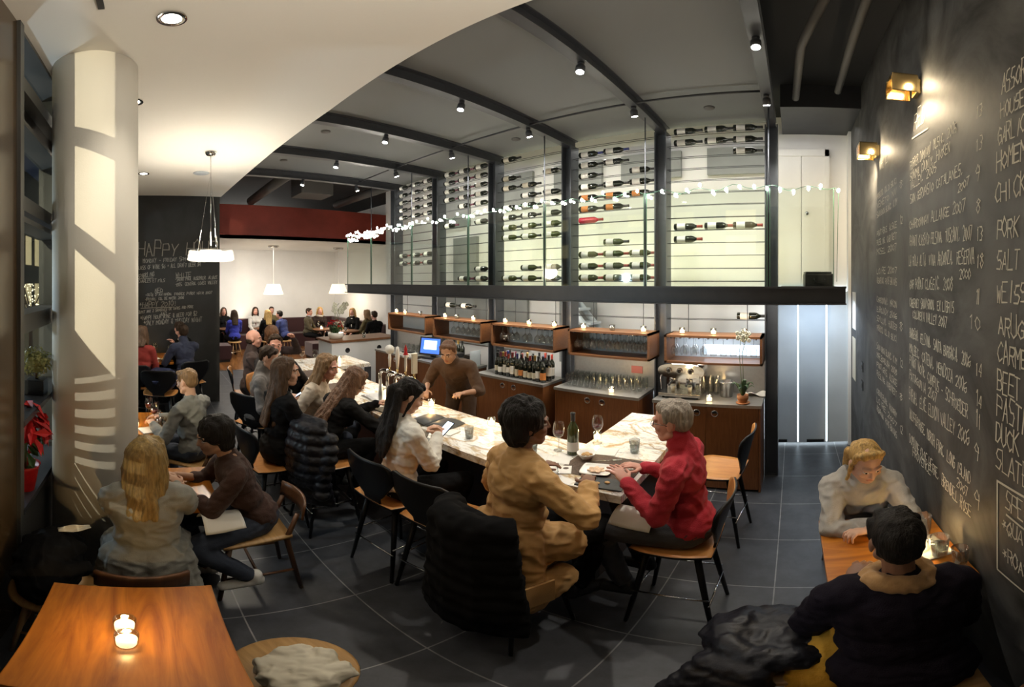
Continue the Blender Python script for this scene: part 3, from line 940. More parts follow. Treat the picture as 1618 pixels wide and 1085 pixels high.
def wine_glass(label, group, loc, wine=False, s=1.0, parts=True):
    t = thing('wine_glass', label, 'glass', loc, group=group)
    t.scale = (s, s, s)
    MB().lathe([(0.034, 0.0), (0.034, 0.003), (0.006, 0.008), (0.004, 0.03), (0.004, 0.085), (0.012, 0.095), (0.032, 0.115), (0.040, 0.145), (0.038, 0.18), (0.032, 0.21)], 18, caps=False).build('bowl_and_stem', 'glass', t)
    if wine:
        MB().lathe([(0.0, 0.100), (0.012, 0.101), (0.030, 0.118), (0.0365, 0.140), (0.0, 0.140)], 18).build('red_wine', 'wine', t)
    return t


def tumbler(label, group, loc, level=0.6, s=1.0):
    t = thing('water_glass', label, 'glass', loc, group=group)
    t.scale = (s, s, s)
    MB().lathe([(0.0, 0.001), (0.027, 0.001), (0.030, 0.02), (0.036, 0.10), (0.034, 0.10), (0.028, 0.02), (0.0, 0.008)], 18, caps=False).build('tumbler_wall', 'glass', t)
    if level:
        MB().lathe([(0.027, 0.01), (0.028 + 0.006 * level, 0.01 + 0.085 * level)], 16).build('drink', 'water', t)
    return t


CANDLE_N = [0]


def candle(label, loc, lit=True, power=1.5, s=1.0, group=None, light=True):
    t = thing('tealight_glass', label, 'candle', loc, group=group)
    t.scale = (s, s, s)
    MB().lathe([(0.0, 0.0), (0.026, 0.0), (0.029, 0.01), (0.031, 0.06), (0.029, 0.06), (0.026, 0.012), (0.0, 0.008)], 20, caps=False).build('glass_cup', 'glass', t)
    MB().lathe([(0.0245, 0.009), (0.0265, 0.034), (0.0, 0.032)], 18).build('wax', 'wax' if lit else 'wax_cold', t)
    if lit:
        MB().lathe([(0.0, 0.032), (0.0055, 0.040), (0.0045, 0.048), (0.0, 0.062)], 8, caps=False).build('flame', 'flame', t)
        if light:
            lamp('candle_light', 'POINT', (loc[0], loc[1], loc[2] + 0.075 * s), power, (1.0, 0.62, 0.24), radius=0.012)
    return t


# ================================================================ BAR COUNTER
ZT = 0.93
BX0, BX1, BY0, BY1 = -5.75, -0.83, 1.86, 2.47
bar = thing('bar_counter', 'long bar counter with a bright veined marble top and dark base', 'bar counter', (0, 0, 0))
mb = MB()
poly = [(BX0, BY0), (BX1, BY0), (BX1, 3.29), (-1.36, 3.29), (-1.36, BY1), (-5.02, BY1), (-5.02, 3.03), (BX0, 3.03)]
mb.prism(poly, ZT - 0.05, ZT)
mb.build('marble_top', 'marble', bar)
mb = MB().box(-5.45, -1.10, 2.16, 2.36, 0, ZT - 0.05).box(-1.30, -1.10, 2.36, 3.20, 0, ZT - 0.05).box(-5.45, -5.25, 2.36, 2.95, 0, ZT - 0.05)
mb.build('front_panel', 'mahogany', bar)
MB().box(-5.45, -1.1, 2.10, 2.16, 0, 0.10).build('kick_plate', 'black', bar)
MB().box(-5.05, -5.0, 2.95, 3.03, 0, ZT - 0.05).build('end_leg', 'steel', bar)

# beer tap column: four bent pipes with tap handles
t = thing('beer_taps', 'row of four bent chrome beer taps with tall handles standing on the bar', 'beer taps', (-3.22, 2.20, ZT))
MB().box(-0.34, 0.24, -0.16, 0.06, 0.0, 0.015, 0.004).build('drip_tray', 'stainless', t)
for k in range(4):
    x = -0.23 + k * 0.13
    pts = [(x, 0, 0.01), (x, 0, 0.23)]
    for a in range(1, 7):
        pts.append((x + 0.06 * (1 - math.cos(a * PI / 12)), 0.0, 0.23 + 0.06 * math.sin(a * PI / 12)))
    pts += [(x + 0.13, 0, 0.292), (x + 0.17, 0, 0.292)]
    p = MB().tube(pts, 0.019, 12).build('tap_pipe', 'chrome', t)
    MB().tube([(x + 0.165, 0, 0.292), (x + 0.185, 0, 0.285), (x + 0.192, 0, 0.25)], 0.009, 8).build('spout', 'chrome', p)
    mb = MB()
    hx = x + 0.165
    mb.lathe([(0.010, 0.30), (0.013, 0.32), (0.008, 0.345)], 10, (hx, 0, 0))
    mb.build('tap_collar', 'brass', p)
    mb = MB()
    if k == 0:
        mb.lathe([(0.012, 0.345), (0.016, 0.43), (0.013, 0.47)], 12, (hx, 0, 0)).lathe([(0.045, -0.012), (0.045, 0.012)], 20, (hx, 0, 0.515), axis=(0.5, -1, 0))
        mt = 'porcelain'
    elif k == 1:
        mb.lathe([(0.010, 0.345), (0.016, 0.40), (0.022, 0.47), (0.018, 0.53), (0.008, 0.56)], 12, (hx, 0, 0))
        mt = 'porcelain'
    elif k == 2:
        mb.lathe([(0.010, 0.345), (0.013, 0.40), (0.012, 0.47), (0.028, 0.48), (0.024, 0.50), (0.012, 0.53), (0.016, 0.55), (0.0, 0.60)], 12, (hx, 0, 0))
        mt = 'wall_white'
    else:
        mb.box(hx - 0.012, hx + 0.012, -0.028, 0.028, 0.345, 0.53, 0.006)
        mt = 'label_cream'
    h = mb.build('tap_handle', mt, p)
    h['label'] = ['round white badge tap handle', 'bulbous white tap handle', 'slim white tap handle with a red figure', 'flat paddle tap handle'][k]
    if k == 2:
        h.data.materials.clear()
        h.data.materials.append(M['wall_white']); h.data.materials.append(M['red_leaf'])
        for p_ in h.data.polygons:
            p_.material_index = 1 if p_.center.z > 0.50 else 0

# placemats, menus, dishes on the bar
def flat(name, label, cat, x, y, z, sx, sy, m, rz=0.0, th=0.003, group=None, bev=0.0):
    o = MB().box(-sx / 2, sx / 2, -sy / 2, sy / 2, 0, th, bev).build(name, m)
    o.location = (x, y, z)
    o.rotation_euler = (0, 0, rz)
    return tag(o, label, cat, group)
flat('placemat', 'brown woven placemat under the white plate at the near corner of the bar', 'placemat', -1.08, 2.17, ZT, 0.44, 0.34, 'ribbed', 0.03)
flat('placemat', 'brown woven placemat under the wine glasses on the bar beside the long-haired women', 'placemat', -3.95, 2.02, ZT, 0.46, 0.3, 'ribbed', 0.0)
flat('placemat', 'brown woven placemat at the far bend of the bar', 'placemat', -4.72, 2.04, ZT, 0.46, 0.3, 'ribbed', 0.0)
flat('slate_serving_board', 'dark slate serving board with two crackers at the bar corner', 'serving board', -0.985, 1.955, ZT, 0.26, 0.13, 'slate_board', 0.12, 0.009, bev=0.002)
for x, y in ((-1.00, 1.935), (-0.955, 1.965)):
    tag(MB().ell((0, 0, 0.005), (0.016, 0.014, 0.006)).build('cracker', 'cracker', loc=(x, y, ZT + 0.008)), 'small brown round cracker on the slate board, ' + ('left of the pair' if x < -0.98 else 'right of the pair'), 'food')
t = thing('square_plate', 'white rounded square plate with sliced food on the woven placemat', 'plate', (-1.085, 2.09, ZT + 0.003), 0.25)
mb = MB()
for k, (s_, z) in enumerate(((0.055, 0.001), (0.065, 0.004), (0.088, 0.016))):
    pass
mb.grid(lambda u, v: (0.09 * (2 * u - 1) * (1 - 0.10 * (2 * v - 1) ** 4), 0.08 * (2 * v - 1) * (1 - 0.10 * (2 * u - 1) ** 4), 0.003 + 0.014 * max(abs(2 * u - 1), abs(2 * v - 1)) ** 5), 14, 14, 0.005)
mb.build('dish', 'porcelain', t)
mb = MB()
for k in range(7):
    mb.ell((0.026 * math.cos(k * 0.9), 0.022 * math.sin(k * 0.9), 0.010 + 0.001 * k), (0.030, 0.016, 0.004), Matrix.Rotation(k * 0.8, 3, 'Z'))
mb.build('sliced_food', 'cheese', t)
t = thing('food_bowl', 'small white bowl of food behind the square plate on the bar', 'bowl', (-1.23, 2.235, ZT + 0.003))
MB().lathe([(0.03, 0.0), (0.035, 0.008), (0.062, 0.045), (0.059, 0.046), (0.032, 0.012), (0.0, 0.010)], 24, caps=False).build('bowl', 'porcelain', t)
mb = MB()
for k in range(9):
    mb.ell((0.028 * math.cos(k * 2.4) * (k / 9), 0.028 * math.sin(k * 2.4) * (k / 9), 0.034), (0.016, 0.012, 0.008))
mb.build('food', 'cracker', t)
def cutlery(kind, label, x, y, z, rz, L=0.19):
    mb = MB()
    mb.tube([(-L / 2, 0, 0.004), (L * 0.15, 0, 0.005), (L * 0.2, 0, 0.004)], [0.004, 0.003, 0.003], 6, 0.6)
    if kind == 'knife':
        mb.box(L * 0.18, L / 2, -0.008, 0.008, 0.003, 0.005)
    else:
        mb.box(L * 0.2, L * 0.32, -0.010, 0.010, 0.003, 0.006)
        for k in range(4):
            mb.box(L * 0.31, L / 2, -0.010 + k * 0.0056, -0.0075 + k * 0.0056, 0.003, 0.006)
    o = mb.build(kind, 'chrome', loc=(x, y, z))
    o.rotation_euler = (0, 0, rz)
    return tag(o, label, kind)
cutlery('knife', 'table knife lying on the woven placemat beside the square plate', -0.99, 2.17, ZT + 0.003, 0.35)
cutlery('fork', 'fork lying on the far side of the woven placemat', -1.10, 2.255, ZT + 0.003, 0.6)
cutlery('fork', 'fork on the folded napkin in front of the woman in the tan jacket', -1.29, 2.0, ZT + 0.006, 2.2, 0.17)
def napkin(label, x, y, z, sx, sy, rz, seed, amp=0.012, name='paper_napkin', m='paper', cat='napkin', group=None, drape=0.0):
    r_ = random.Random(seed)
    ph = [r_.uniform(0, 6) for _ in range(4)]
    mb = MB().grid(lambda u, v: (sx * (u - 0.5), sy * (v - 0.5), 0.002 + amp * (0.5 + 0.5 * math.sin(5 * u + ph[0]) * math.sin(4 * v + ph[1])) * (0.3 + 0.7 * abs(math.sin(3 * u + 2 * v + ph[2]))) - drape * (2 * u - 1) ** 2), 16, 12, 0.0015)
    o = mb.build(name, m, loc=(x, y, z))
    o.rotation_euler = (0, 0, rz)
    return tag(o, label, cat, group)
napkin('white folded napkin under the fork at the tan jacket woman\'s elbow', -1.29, 2.0, ZT, 0.16, 0.12, 0.5, 1, 0.004)
napkin('white printed napkin lying left of the food bowl', -1.37, 2.13, ZT, 0.15, 0.13, 0.4, 2, 0.003)
napkin('white napkin between the wine bottle and the right bar leg', -1.17, 2.40, ZT, 0.14, 0.13, 0.2, 3, 0.003)
napkin('white napkin under the water glass behind the tan jacket woman', -1.52, 2.10, ZT, 0.20, 0.15, 0.1, 4, 0.003)
bottle('wine_bottle', 'green wine bottle with a cream label standing on the bar between the couple', None, (-1.345, 2.265, ZT), 'bottle_green', 'paper', 'foil_black', z0=0.03, z1=0.10)
wine_glass('red wine glass on the bar just left of the standing bottle', None, (-1.46, 2.275, ZT), True)
wine_glass('red wine glass with a candle glowing behind it at the bend of the bar', None, (-1.30, 2.52, ZT), True)
candle('tealight behind the red wine glass at the bend of the bar', (-1.335, 2.585, ZT), True, 2.0)
tumbler('clear water glass on the right arm of the bar beside the man in red', None, (-1.00, 2.46, ZT), 0.5)
tumbler('clear water glass on the napkin behind the tan jacket woman\'s shoulder', None, (-1.56, 2.12, ZT), 0.7)
tumbler('clear glass beside the open menu book on the bar', None, (-2.08, 2.07, ZT), 0.3, 0.95)
candle('tealight on the marble bar left of the tan jacket woman\'s head', (-2.155, 2.39, ZT), True, 2.6, 1.1)
candle('tealight on the marble bar behind the woman with the phone', (-2.90, 2.40, ZT), True, 2.6, 1.1)
candle('tealight beside the base of the beer taps', (-3.50, 2.30, ZT), True, 1.6)
candle('tealight on the bar near the far placemats', (-4.25, 2.36, ZT), True, 2.6, 1.1)
candle('amber tealight at the far return of the bar', (-5.38, 2.72, ZT), True, 1.6, 1.1)
wine_glass('red wine glass on the near edge of the bar placemat, beside the long-haired women', None, (-3.90, 2.09, ZT), True)
wine_glass('red wine glass standing on the far placemat on the bar', None, (-4.42, 2.18, ZT), True)
wine_glass('clear wine glass at the far end of the bar, right of the pair', None, (-5.30, 2.30, ZT))
wine_glass('clear wine glass at the far end of the bar, left of the pair', None, (-5.45, 2.16, ZT))
tumbler('small ice glass beside the wine glasses at the far end of the bar', None, (-5.02, 2.24, ZT), 0.8)
t = thing('menu_book', 'open dark menu book lying on the bar before the woman with the phone', 'menu', (-2.50, 2.11, ZT), 0.15)
MB().grid(lambda u, v: (-0.2 + 0.2 * u, 0.26 * (v - 0.5), 0.008 + 0.018 * math.sin(u * PI * 0.9)), 8, 2, 0.004).build('cover', 'slate_board', t)
MB().grid(lambda u, v: (0.2 * u, 0.26 * (v - 0.5), 0.008 + 0.018 * math.sin((1 - u) * PI * 0.9)), 8, 2, 0.004).build('page', 'slate_board', t)
flat('note_pad', 'small white pad at the end of the open menu book', 'pad', -2.26, 2.05, ZT, 0.10, 0.13, 'paper', 0.15, 0.008)
flat('bar_mat', 'black rubber mat beside the beer taps', 'bar mat', -3.02, 1.98, ZT, 0.20, 0.12, 'black', 0.1, 0.008)

# ================================================================ BACK BAR: five cabinets
CABS = [(-6.00, -5.02), (-4.83, -3.85), (-3.61, -2.60), (-2.44, -1.48), (-1.32, -0.30)]
CLAB = ['walnut bar cabinet farthest away, behind the beer taps', 'walnut bar cabinet under the till screen', 'walnut bar cabinet topped with a row of wine bottles', 'walnut bar cabinet topped with many stacked glasses', 'walnut bar cabinet under the espresso machine']
CY0, CY1, CZ = 3.73, 4.17, 0.94
for (x0, x1), lb in zip(CABS, CLAB):
    t = thing('bar_cabinet', lb, 'cabinet', (0, 0, 0), group='walnut cabinets of the back bar')
    mb = MB().box(x0, x0 + 0.02, CY0, CY1, 0.0, CZ - 0.03).box(x1 - 0.02, x1, CY0, CY1, 0.0, CZ - 0.03).box(x0 + 0.02, x1 - 0.02, CY0 + 0.03, CY1, 0.02, CZ - 0.03)
    mb.build('carcass', 'walnut', t)
    MB().box(x0 - 0.01, x1 + 0.01, CY0 - 0.015, CY1, CZ - 0.03, CZ).build('worktop', 'worktop', t)
    xm = (x0 + x1) / 2
    for s, a, b in ((-1, x0 + 0.023, xm - 0.0015), (1, xm + 0.0015, x1 - 0.023)):
        d = MB().box(a, b, CY0 + 0.004, CY0 + 0.026, 0.025, CZ - 0.036).build('door', 'walnut', t)
        px_ = xm + s * 0.085
        mb = MB().lathe([(0.034, -0.003), (0.034, 0.003), (0.026, 0.003), (0.026, -0.003), (0.034, -0.003)], 24, (px_, CY0 + 0.003, 0.84), axis=(0, -1, 0), caps=False)
        mb.prism([(px_ + 0.026 * math.cos(a_), 0.84 + 0.026 * math.sin(a_)) for a_ in [PI * k / 12 for k in range(13)]], 0, 0.001)
        o = mb.build('ring_pull', 'chrome', d)
        # stand the half-moon plate upright in the ring
        for v in o.data.vertices:
            if abs(v.co.z) < 0.0011 and v.co.y < 1.2:
                v.co = Vector((v.co.x, CY0 + 0.002 - v.co.z, v.co.y))
for (x0, x1), lb in ((CABS[4], 'steel splashback behind the espresso machine'), (CABS[3], 'steel splashback behind the stacked glasses'), (CABS[0], 'steel splashback behind the till and menus')):
    o = MB().box(x0 - 0.02, x1 + 0.02, 4.175, 4.185, CZ - 0.002, 1.305).build('splashback', 'worktop')
    tag(o, lb, 'splashback')

# hanging shelf boxes with glasses
BOXES = [(-5.73, -4.73), (-4.56, -3.60), (-3.435, -2.49), (-2.32, -1.39), (-1.235, -0.29)]
BLAB = ['hanging walnut glass box farthest from the chalkboard wall, almost empty', 'hanging walnut glass box with two rows of stemware above the till', 'hanging walnut glass box above the row of wine bottles', 'hanging walnut glass box above the stacked glasses', 'hanging walnut glass box with a bright lit back above the espresso machine']
SY0, SY1, SZ0, SZ1 = 3.80, 4.11, 1.305, 1.585
for i, ((x0, x1), lb) in enumerate(zip(BOXES, BLAB)):
    t = thing('glass_rack_box', lb, 'shelf', (0, 0, 0), group='walnut glass boxes hung over the back bar')
    mb = MB().box(x0, x1, SY0, SY1, SZ1 - 0.022, SZ1).box(x0, x1, SY0, SY1, SZ0, SZ0 + 0.022).box(x0, x0 + 0.022, SY0, SY1, SZ0, SZ1).box(x1 - 0.022, x1, SY0, SY1, SZ0, SZ1)
    mb.build('box', 'walnut_x', t)
    MB().box(x0 + 0.02, x1 - 0.02, SY1 - 0.012, SY1 - 0.004, SZ0 + 0.02, SZ1 - 0.02).build('back_panel', 'frosted', t)
    if i == 4:
        o = MB().box(x0 + 0.33, x1 - 0.05, SY1 - 0.016, SY1 - 0.013, SZ0 + 0.05, SZ0 + 0.155).build('lit_panel', 'lit_panel', t)
    if i:
        mb = MB()
        for k in range(10):
            x = x0 + 0.06 + k * (x1 - x0 - 0.12) / 9
            mb.box(x - 0.004, x + 0.004, SY0 + 0.02, SY1 - 0.03, SZ1 - 0.036, SZ1 - 0.022)
        mb.build('hanger_rail', 'steel', t)
    lamp('counter_fill', 'AREA', ((x0 + x1) / 2, 3.96, SZ0 - 0.006), 2.4, (1.0, 0.93, 0.80), ((x0 + x1) / 2, 4.0, 0.9), size=0.9, size_y=0.06)  # added fill without a fixture, brightens the counter below
    for k in (0.18, 0.82):
        MB().tube([(x0 + k * (x1 - x0), 4.08, SZ1 - 0.01), (x0 + k * (x1 - x0), 4.08, 1.895)], 0.004, 6).build('hanger_rod', 'steel', t)
lamp('glass_box_light', 'AREA', (-0.76, 3.95, 1.55), 2.2, COOL, (-0.76, 4.0, 1.3), size=0.8, size_y=0.05)

hung = thing('hanging_wine_glass', 'clear stem glass hanging upside down in the box above the till', 'glass', (0, 0, 0), group='stem glasses hanging above the till')
hung.rotation_euler = (PI, 0, 0)
MB().lathe([(0.032, 0.0), (0.032, 0.003), (0.005, 0.007), (0.004, 0.03), (0.004, 0.075), (0.014, 0.088), (0.031, 0.105), (0.037, 0.13), (0.035, 0.16), (0.030, 0.18)], 12, caps=False).build('bowl_and_stem', 'glass', hung)
first = True
HL = ['', 'above the till', 'above the row of wine bottles', 'above the stacked glasses', 'above the espresso machine']
for i, cols, rows in ((1, (3, 4, 5, 6, 7, 8), 2), (2, (0.6, 1.4, 2.2, 4.2, 6, 6.8, 7.6, 8.4), 2), (3, (0, 1, 2, 3, 4, 5, 6, 7, 8), 3), (4, (0, 1, 2, 3, 4, 5, 6, 7, 8), 2)):
    x0, x1 = BOXES[i]
    for c in cols:
        x = x0 + 0.085 + c * (x1 - x0 - 0.17) / 8
        for r_ in range(rows):
            if i == 4 and c > 3 and r_:
                continue
            loc = (x, SY0 + 0.06 + r_ * 0.085, SZ1 - 0.022)
            lb = 'clear stem glass hanging upside down in the box ' + HL[i]
            if first:
                hung.location = loc
                hung['label'] = lb
                first = False
                o = hung
            else:
                o = dup(hung, loc, 0, lb, 'stem glasses hanging ' + HL[i])
                o.rotation_euler = (PI, 0, 0)

CX = [(-5.66, 1), (-5.42, 1), (-5.02, 0), (-4.44, 1), (-4.19, 0), (-3.87, 1), (-3.31, 1), (-2.94, 1), (-2.58, 1), (-2.20, 1), (-1.85, 0), (-1.50, 1), (-1.09, 1), (-0.775, 1), (-0.47, 1)]
POS = ['left', 'middle', 'right']
BN = ['the farthest glass box', 'the glass box above the till', 'the glass box above the wine bottles', 'the glass box above the stacked glasses', 'the bright glass box above the espresso machine']
for k, (x, lit) in enumerate(CX):
    candle('%s tealight, %s of three, on top of %s' % ('lit' if lit else 'unlit', POS[k % 3], BN[k // 3]), (x, 3.93, SZ1), bool(lit), 1.1, 1.0, 'tealights along the glass boxes')

# row of standing wine bottles
FO = ['foil_red', 'foil_black', 'foil_plum', 'foil_black', 'foil_blue', 'foil_red', 'foil_gold', 'foil_black']
LB = ['paper', 'label_cream', 'paper', 'label_cream', 'paper', 'label_orange', 'paper']
FN = dict(foil_red='red', foil_black='black', foil_plum='plum', foil_blue='blue', foil_gold='gold')
rb = random.Random(11)
NTH = ['leftmost'] + [w + ' from left' for w in ('second', 'third', 'fourth', 'fifth', 'sixth', 'seventh', 'eighth', 'ninth', 'tenth', 'eleventh', 'twelfth')]
n = 0
for row, (yy, cnt, xa, xb) in enumerate(((3.83, 12, -3.36, -2.66), (3.93, 11, -3.42, -2.66), (4.03, 9, -3.40, -2.68))):
    for k in range(cnt):
        x = xa + k * (xb - xa) / (cnt - 1) + rb.uniform(-0.006, 0.006)
        f = FO[rb.randrange(8)]
        l = LB[rb.randrange(7)]
        z0 = rb.choice((0.03, 0.045, 0.06))
        o = bottle('wine_bottle', '%s wine bottle with %s foil in the %s row on the back bar' % (NTH[k], FN[f], ('front', 'middle', 'back')[row]), 'wine bottles standing on the back bar', (x, yy + rb.uniform(-0.008, 0.008), CZ), 'bottle_dark', l, f, z0=z0, z1=z0 + rb.choice((0.07, 0.085, 0.10)))
        sc_ = rb.uniform(0.9, 1.02)
        o.scale = (sc_ * 0.93, sc_ * 0.93, sc_)
# stacked glasses on the next cabinet
base = thing('stacked_glass', 'clear bar glass among the crowd of glasses on the back bar counter', 'glass', (0, 0, 0), group='glasses on the steel counter under the fourth box')
MB().lathe([(0.0, 0.0), (0.022, 0.0), (0.025, 0.01), (0.034, 0.07), (0.031, 0.125)], 12, caps=False).build('wall', 'glass', base)
first = True
for r_ in range(4):
    for k in range(12):
        x = -2.40 + k * 0.077 + (r_ % 2) * 0.03
        y = 4.12 - r_ * 0.075
        if x > -1.52 or (r_ == 3 and k > 5):
            continue
        loc = (x, y, CZ)
        if first:
            base.location = loc
            first = False
        else:
            dup(base, loc, k * 0.5)
for k in range(10):
    dup(base, (-5.62 + k * 0.065, 4.05 + 0.04 * (k % 2), CZ), 0, 'clear bar glass on the farthest cabinet beside the till', 'glasses on the farthest cabinet')
for k in range(6):
    o = dup(base, (-0.90 + (k % 3) * 0.065, 4.06 + 0.06 * (k // 3), CZ), 0, 'tall clear glass between the espresso machine and the steel bucket', 'glasses by the espresso machine')
    o.scale = (0.9, 0.9, 1.5)
candle('tealight on the steel counter in front of the stacked glasses', (-1.80, 3.80, CZ), True, 1.2)
candle('bright tealight in front of the espresso machine', (-0.79, 3.80, CZ), True, 1.6, 1.05)
tag(MB().box(-1.73, -1.60, 4.160, 4.168, 1.09, 1.17).build('red_card', 'dusty_red'), 'small red card on the steel splashback behind the glasses', 'card')

# espresso machine
t = thing('espresso_machine', 'chrome espresso machine with an oval dial panel on the last cabinet', 'coffee machine', (-1.09, 3.98, CZ))
MB().box(-0.21, 0.21, -0.17, 0.14, 0.02, 0.055, 0.008).build('drip_tray', 'stainless', t)
for sx in (-0.17, 0.17):
    for sy in (-0.13, 0.10):
        MB().cyl((sx, sy, 0), 0.014, 0.022, 10).build('foot', 'black', t)
MB().box(-0.18, 0.18, 0.02, 0.14, 0.05, 0.30, 0.01).build('body', 'chrome', t)
mb = MB()
prof = []
for k in range(24):
    a = 2 * PI * k / 24
    prof.append((0.235 * math.copysign(abs(math.cos(a)) ** 0.6, math.cos(a)), 0.072 * math.copysign(abs(math.sin(a)) ** 0.8, math.sin(a))))
mb.T = Matrix.Translation((0, -0.05, 0.27)) @ Matrix.Rotation(PI / 2, 4, 'X')
mb.prism(prof, -0.14, 0.055)
o = mb.build('head_housing', 'chrome', t)
for k in range(3):
    d = MB().lathe([(0.030, 0.0), (0.030, 0.010), (0.022, 0.014), (0.0, 0.014)], 18, (-0.12 + k * 0.11, -0.105, 0.275), axis=(0, -1, 0)).build('dial', 'stainless', t)
    MB().lathe([(0.018, 0.0), (0.018, 0.004)], 14, (-0.12 + k * 0.11, -0.119, 0.275), axis=(0, -1, 0)).build('dial_face', 'ink', d)
for k in range(2):
    x = -0.09 + k * 0.17
    g = MB().lathe([(0.032, 0.0), (0.032, 0.04), (0.025, 0.055)], 16, (x, -0.07, 0.155)).build('group_head', 'chrome', t)
    MB().tube([(x, -0.07, 0.165), (x, -0.14, 0.16), (x, -0.20, 0.15)], [0.010, 0.009, 0.012], 8).build('portafilter', 'plastic', g)
    MB().lathe([(0.018, 0.0), (0.024, 0.05)], 12, (x, -0.07, 0.056)).build('cup', 'porcelain', t)
for sx in (-0.19, 0.19):
    MB().tube([(sx, -0.09, 0.24), (sx * 1.05, -0.13, 0.20), (sx * 1.02, -0.12, 0.08)], 0.005, 6).build('steam_wand', 'chrome', t)
napkin('crumpled white cloth lying on top of the espresso machine', -1.03, 3.98, CZ + 0.325, 0.34, 0.16, 0, 8, 0.03, 'bar_cloth', 'paper', 'cloth').scale = (1, 1, 1)
t = thing('steel_bucket', 'shiny steel ice bucket beside the orchid pot on the back bar', 'bucket', (-0.66, 4.02, CZ))
MB().lathe([(0.0, 0.0), (0.062, 0.0), (0.075, 0.15), (0.081, 0.153), (0.081, 0.158), (0.072, 0.158), (0.058, 0.01), (0.0, 0.01)], 28, caps=False).build('bucket', 'stainless', t)
t = thing('potted_orchid', 'orchid with pale flowers in a terracotta pot on the back bar', 'potted plant', (-0.47, 3.79, CZ))
MB().lathe([(0.05, 0.0), (0.066, 0.008), (0.066, 0.012), (0.05, 0.012)], 24).build('saucer', 'terracotta', t)
MB().lathe([(0.036, 0.012), (0.053, 0.05), (0.055, 0.085), (0.050, 0.085), (0.045, 0.075), (0.0, 0.075)], 24, caps=False).build('pot', 'terracotta', t)
for k in range(9):
    a = k * 0.75
    mb = MB().grid(lambda u, v: ((0.01 + 0.10 * u) * math.cos(a) - 0.022 * (v - 0.5) * math.sin(a) * math.sin(PI * min(1, u * 0.9 + 0.1)) * 2, (0.01 + 0.10 * u) * math.sin(a) + 0.022 * (v - 0.5) * math.cos(a) * math.sin(PI * min(1, u * 0.9 + 0.1)) * 2, 0.08 + (0.10 + 0.02 * (k % 3)) * math.sin(u * 2.2)), 8, 2, 0.002)
    mb.build('leaf', 'leaf', t)
for q in range(2):
    s_ = MB().tube([(0, 0, 0.08), (-0.015 + 0.02 * q, -0.02, 0.28), (-0.03 + 0.03 * q, -0.03, 0.50), (-0.01 + 0.05 * q, -0.04, 0.66)], 0.0028, 6).build('flower_stem', 'stem', t)
    mb = MB()
    for k in range(8):
        c = Vector((-0.015 + 0.05 * q + 0.028 * math.cos(k * 1.3), -0.045 + 0.02 * math.sin(k * 1.7), 0.62 + 0.012 * k * (1 if q else 0.8)))
        for j in range(5):
            a = j * 1.256
            mb.ell(c + Vector((0.012 * math.cos(a), -0.004, 0.012 * math.sin(a))), (0.010, 0.003, 0.010), n=6, m=4)
    mb.build('blossom', 'orchid', s_)
napkin('folded white towel at the right end of the last steel counter', -0.38, 4.08, CZ, 0.20, 0.12, 0, 12, 0.05, 'towel', 'paper', 'towel')

# till, printer, menus on the far cabinets
t = thing('till_screen', 'black till with a glowing blue touch screen on the back bar', 'till', (-4.74, 3.92, CZ), 0.35)
MB().box(-0.12, 0.12, -0.08, 0.10, 0, 0.03, 0.006).build('base', 'plastic', t)
MB().tube([(0, 0.03, 0.02), (0, 0.04, 0.16)], 0.03, 10).build('stand', 'plastic', t)
mb = MB()
mb.T = Matrix.Translation((0, -0.01, 0.19)) @ Matrix.Rotation(R(-12), 4, 'X')
mb.box(-0.19, 0.19, -0.02, 0.03, -0.14, 0.14, 0.01)
hd = mb.build('monitor', 'plastic', t)
mb = MB()
mb.T = Matrix.Translation((0, -0.01, 0.19)) @ Matrix.Rotation(R(-12), 4, 'X')
mb.box(-0.16, 0.16, -0.024, -0.02, -0.11, 0.115)
mb.build('screen', 'screen_blue', hd)
mb = MB()
mb.T = Matrix.Translation((0, -0.01, 0.19)) @ Matrix.Rotation(R(-12), 4, 'X')
mb.box(-0.105, 0.11, -0.026, -0.024, -0.05, 0.085)
mb.build('bright_window', 'screen_white', hd)
t = thing('receipt_printer', 'grey till drawer and printer on the cabinet under the till', 'till drawer', (-4.28, 3.93, CZ))
MB().box(-0.22, 0.14, -0.12, 0.16, 0, 0.09, 0.008).build('drawer', 'duct', t)
MB().box(-0.20, 0.12, -0.123, -0.12, 0.02, 0.07).build('drawer_front', 'plastic', t)
MB().box(0.0, 0.12, -0.05, 0.12, 0.09, 0.15, 0.01).build('printer', 'plastic', t)
napkin('pile of white receipts on the till drawer', -4.38, 3.92, CZ + 0.09, 0.14, 0.12, 0.3, 21, 0.04, 'receipts', 'paper', 'papers')
flat('card_tray', 'black card tray lying at the front of the steel counter', 'tray', -4.12, 3.80, CZ, 0.20, 0.09, 'plastic', 0.2, 0.015)
t = thing('speed_rack_bin', 'black plastic bin standing beside the row of wine bottles', 'bin', (-3.95, 4.0, CZ))
MB().box(-0.07, 0.06, -0.10, 0.10, 0, 0.16, 0.01).build('bin', 'plastic', t)
MB().box(0.062, 0.068, -0.12, 0.08, 0.0, 0.22).build('leaning_card', 'frosted', t)
flat('menu_stack', 'stack of white menus on the farthest steel counter', 'menus', -5.25, 3.87, CZ, 0.24, 0.16, 'paper', 0.1, 0.03)
flat('black_folder', 'black folder on top of the stacked menus', 'folder', -5.25, 3.87, CZ + 0.03, 0.18, 0.12, 'plastic', 0.25, 0.02)
for k in range(5):
    o = bottle('spirit_bottle', '%s dark spirit bottle behind the till drawer' % NTH[k], 'spirit bottles behind the till drawer', (-4.62 + k * 0.085, 4.12, CZ), 'bottle_dark', 'label_cream' if k % 2 else None, 'foil_gold' if k % 2 else 'foil_black')

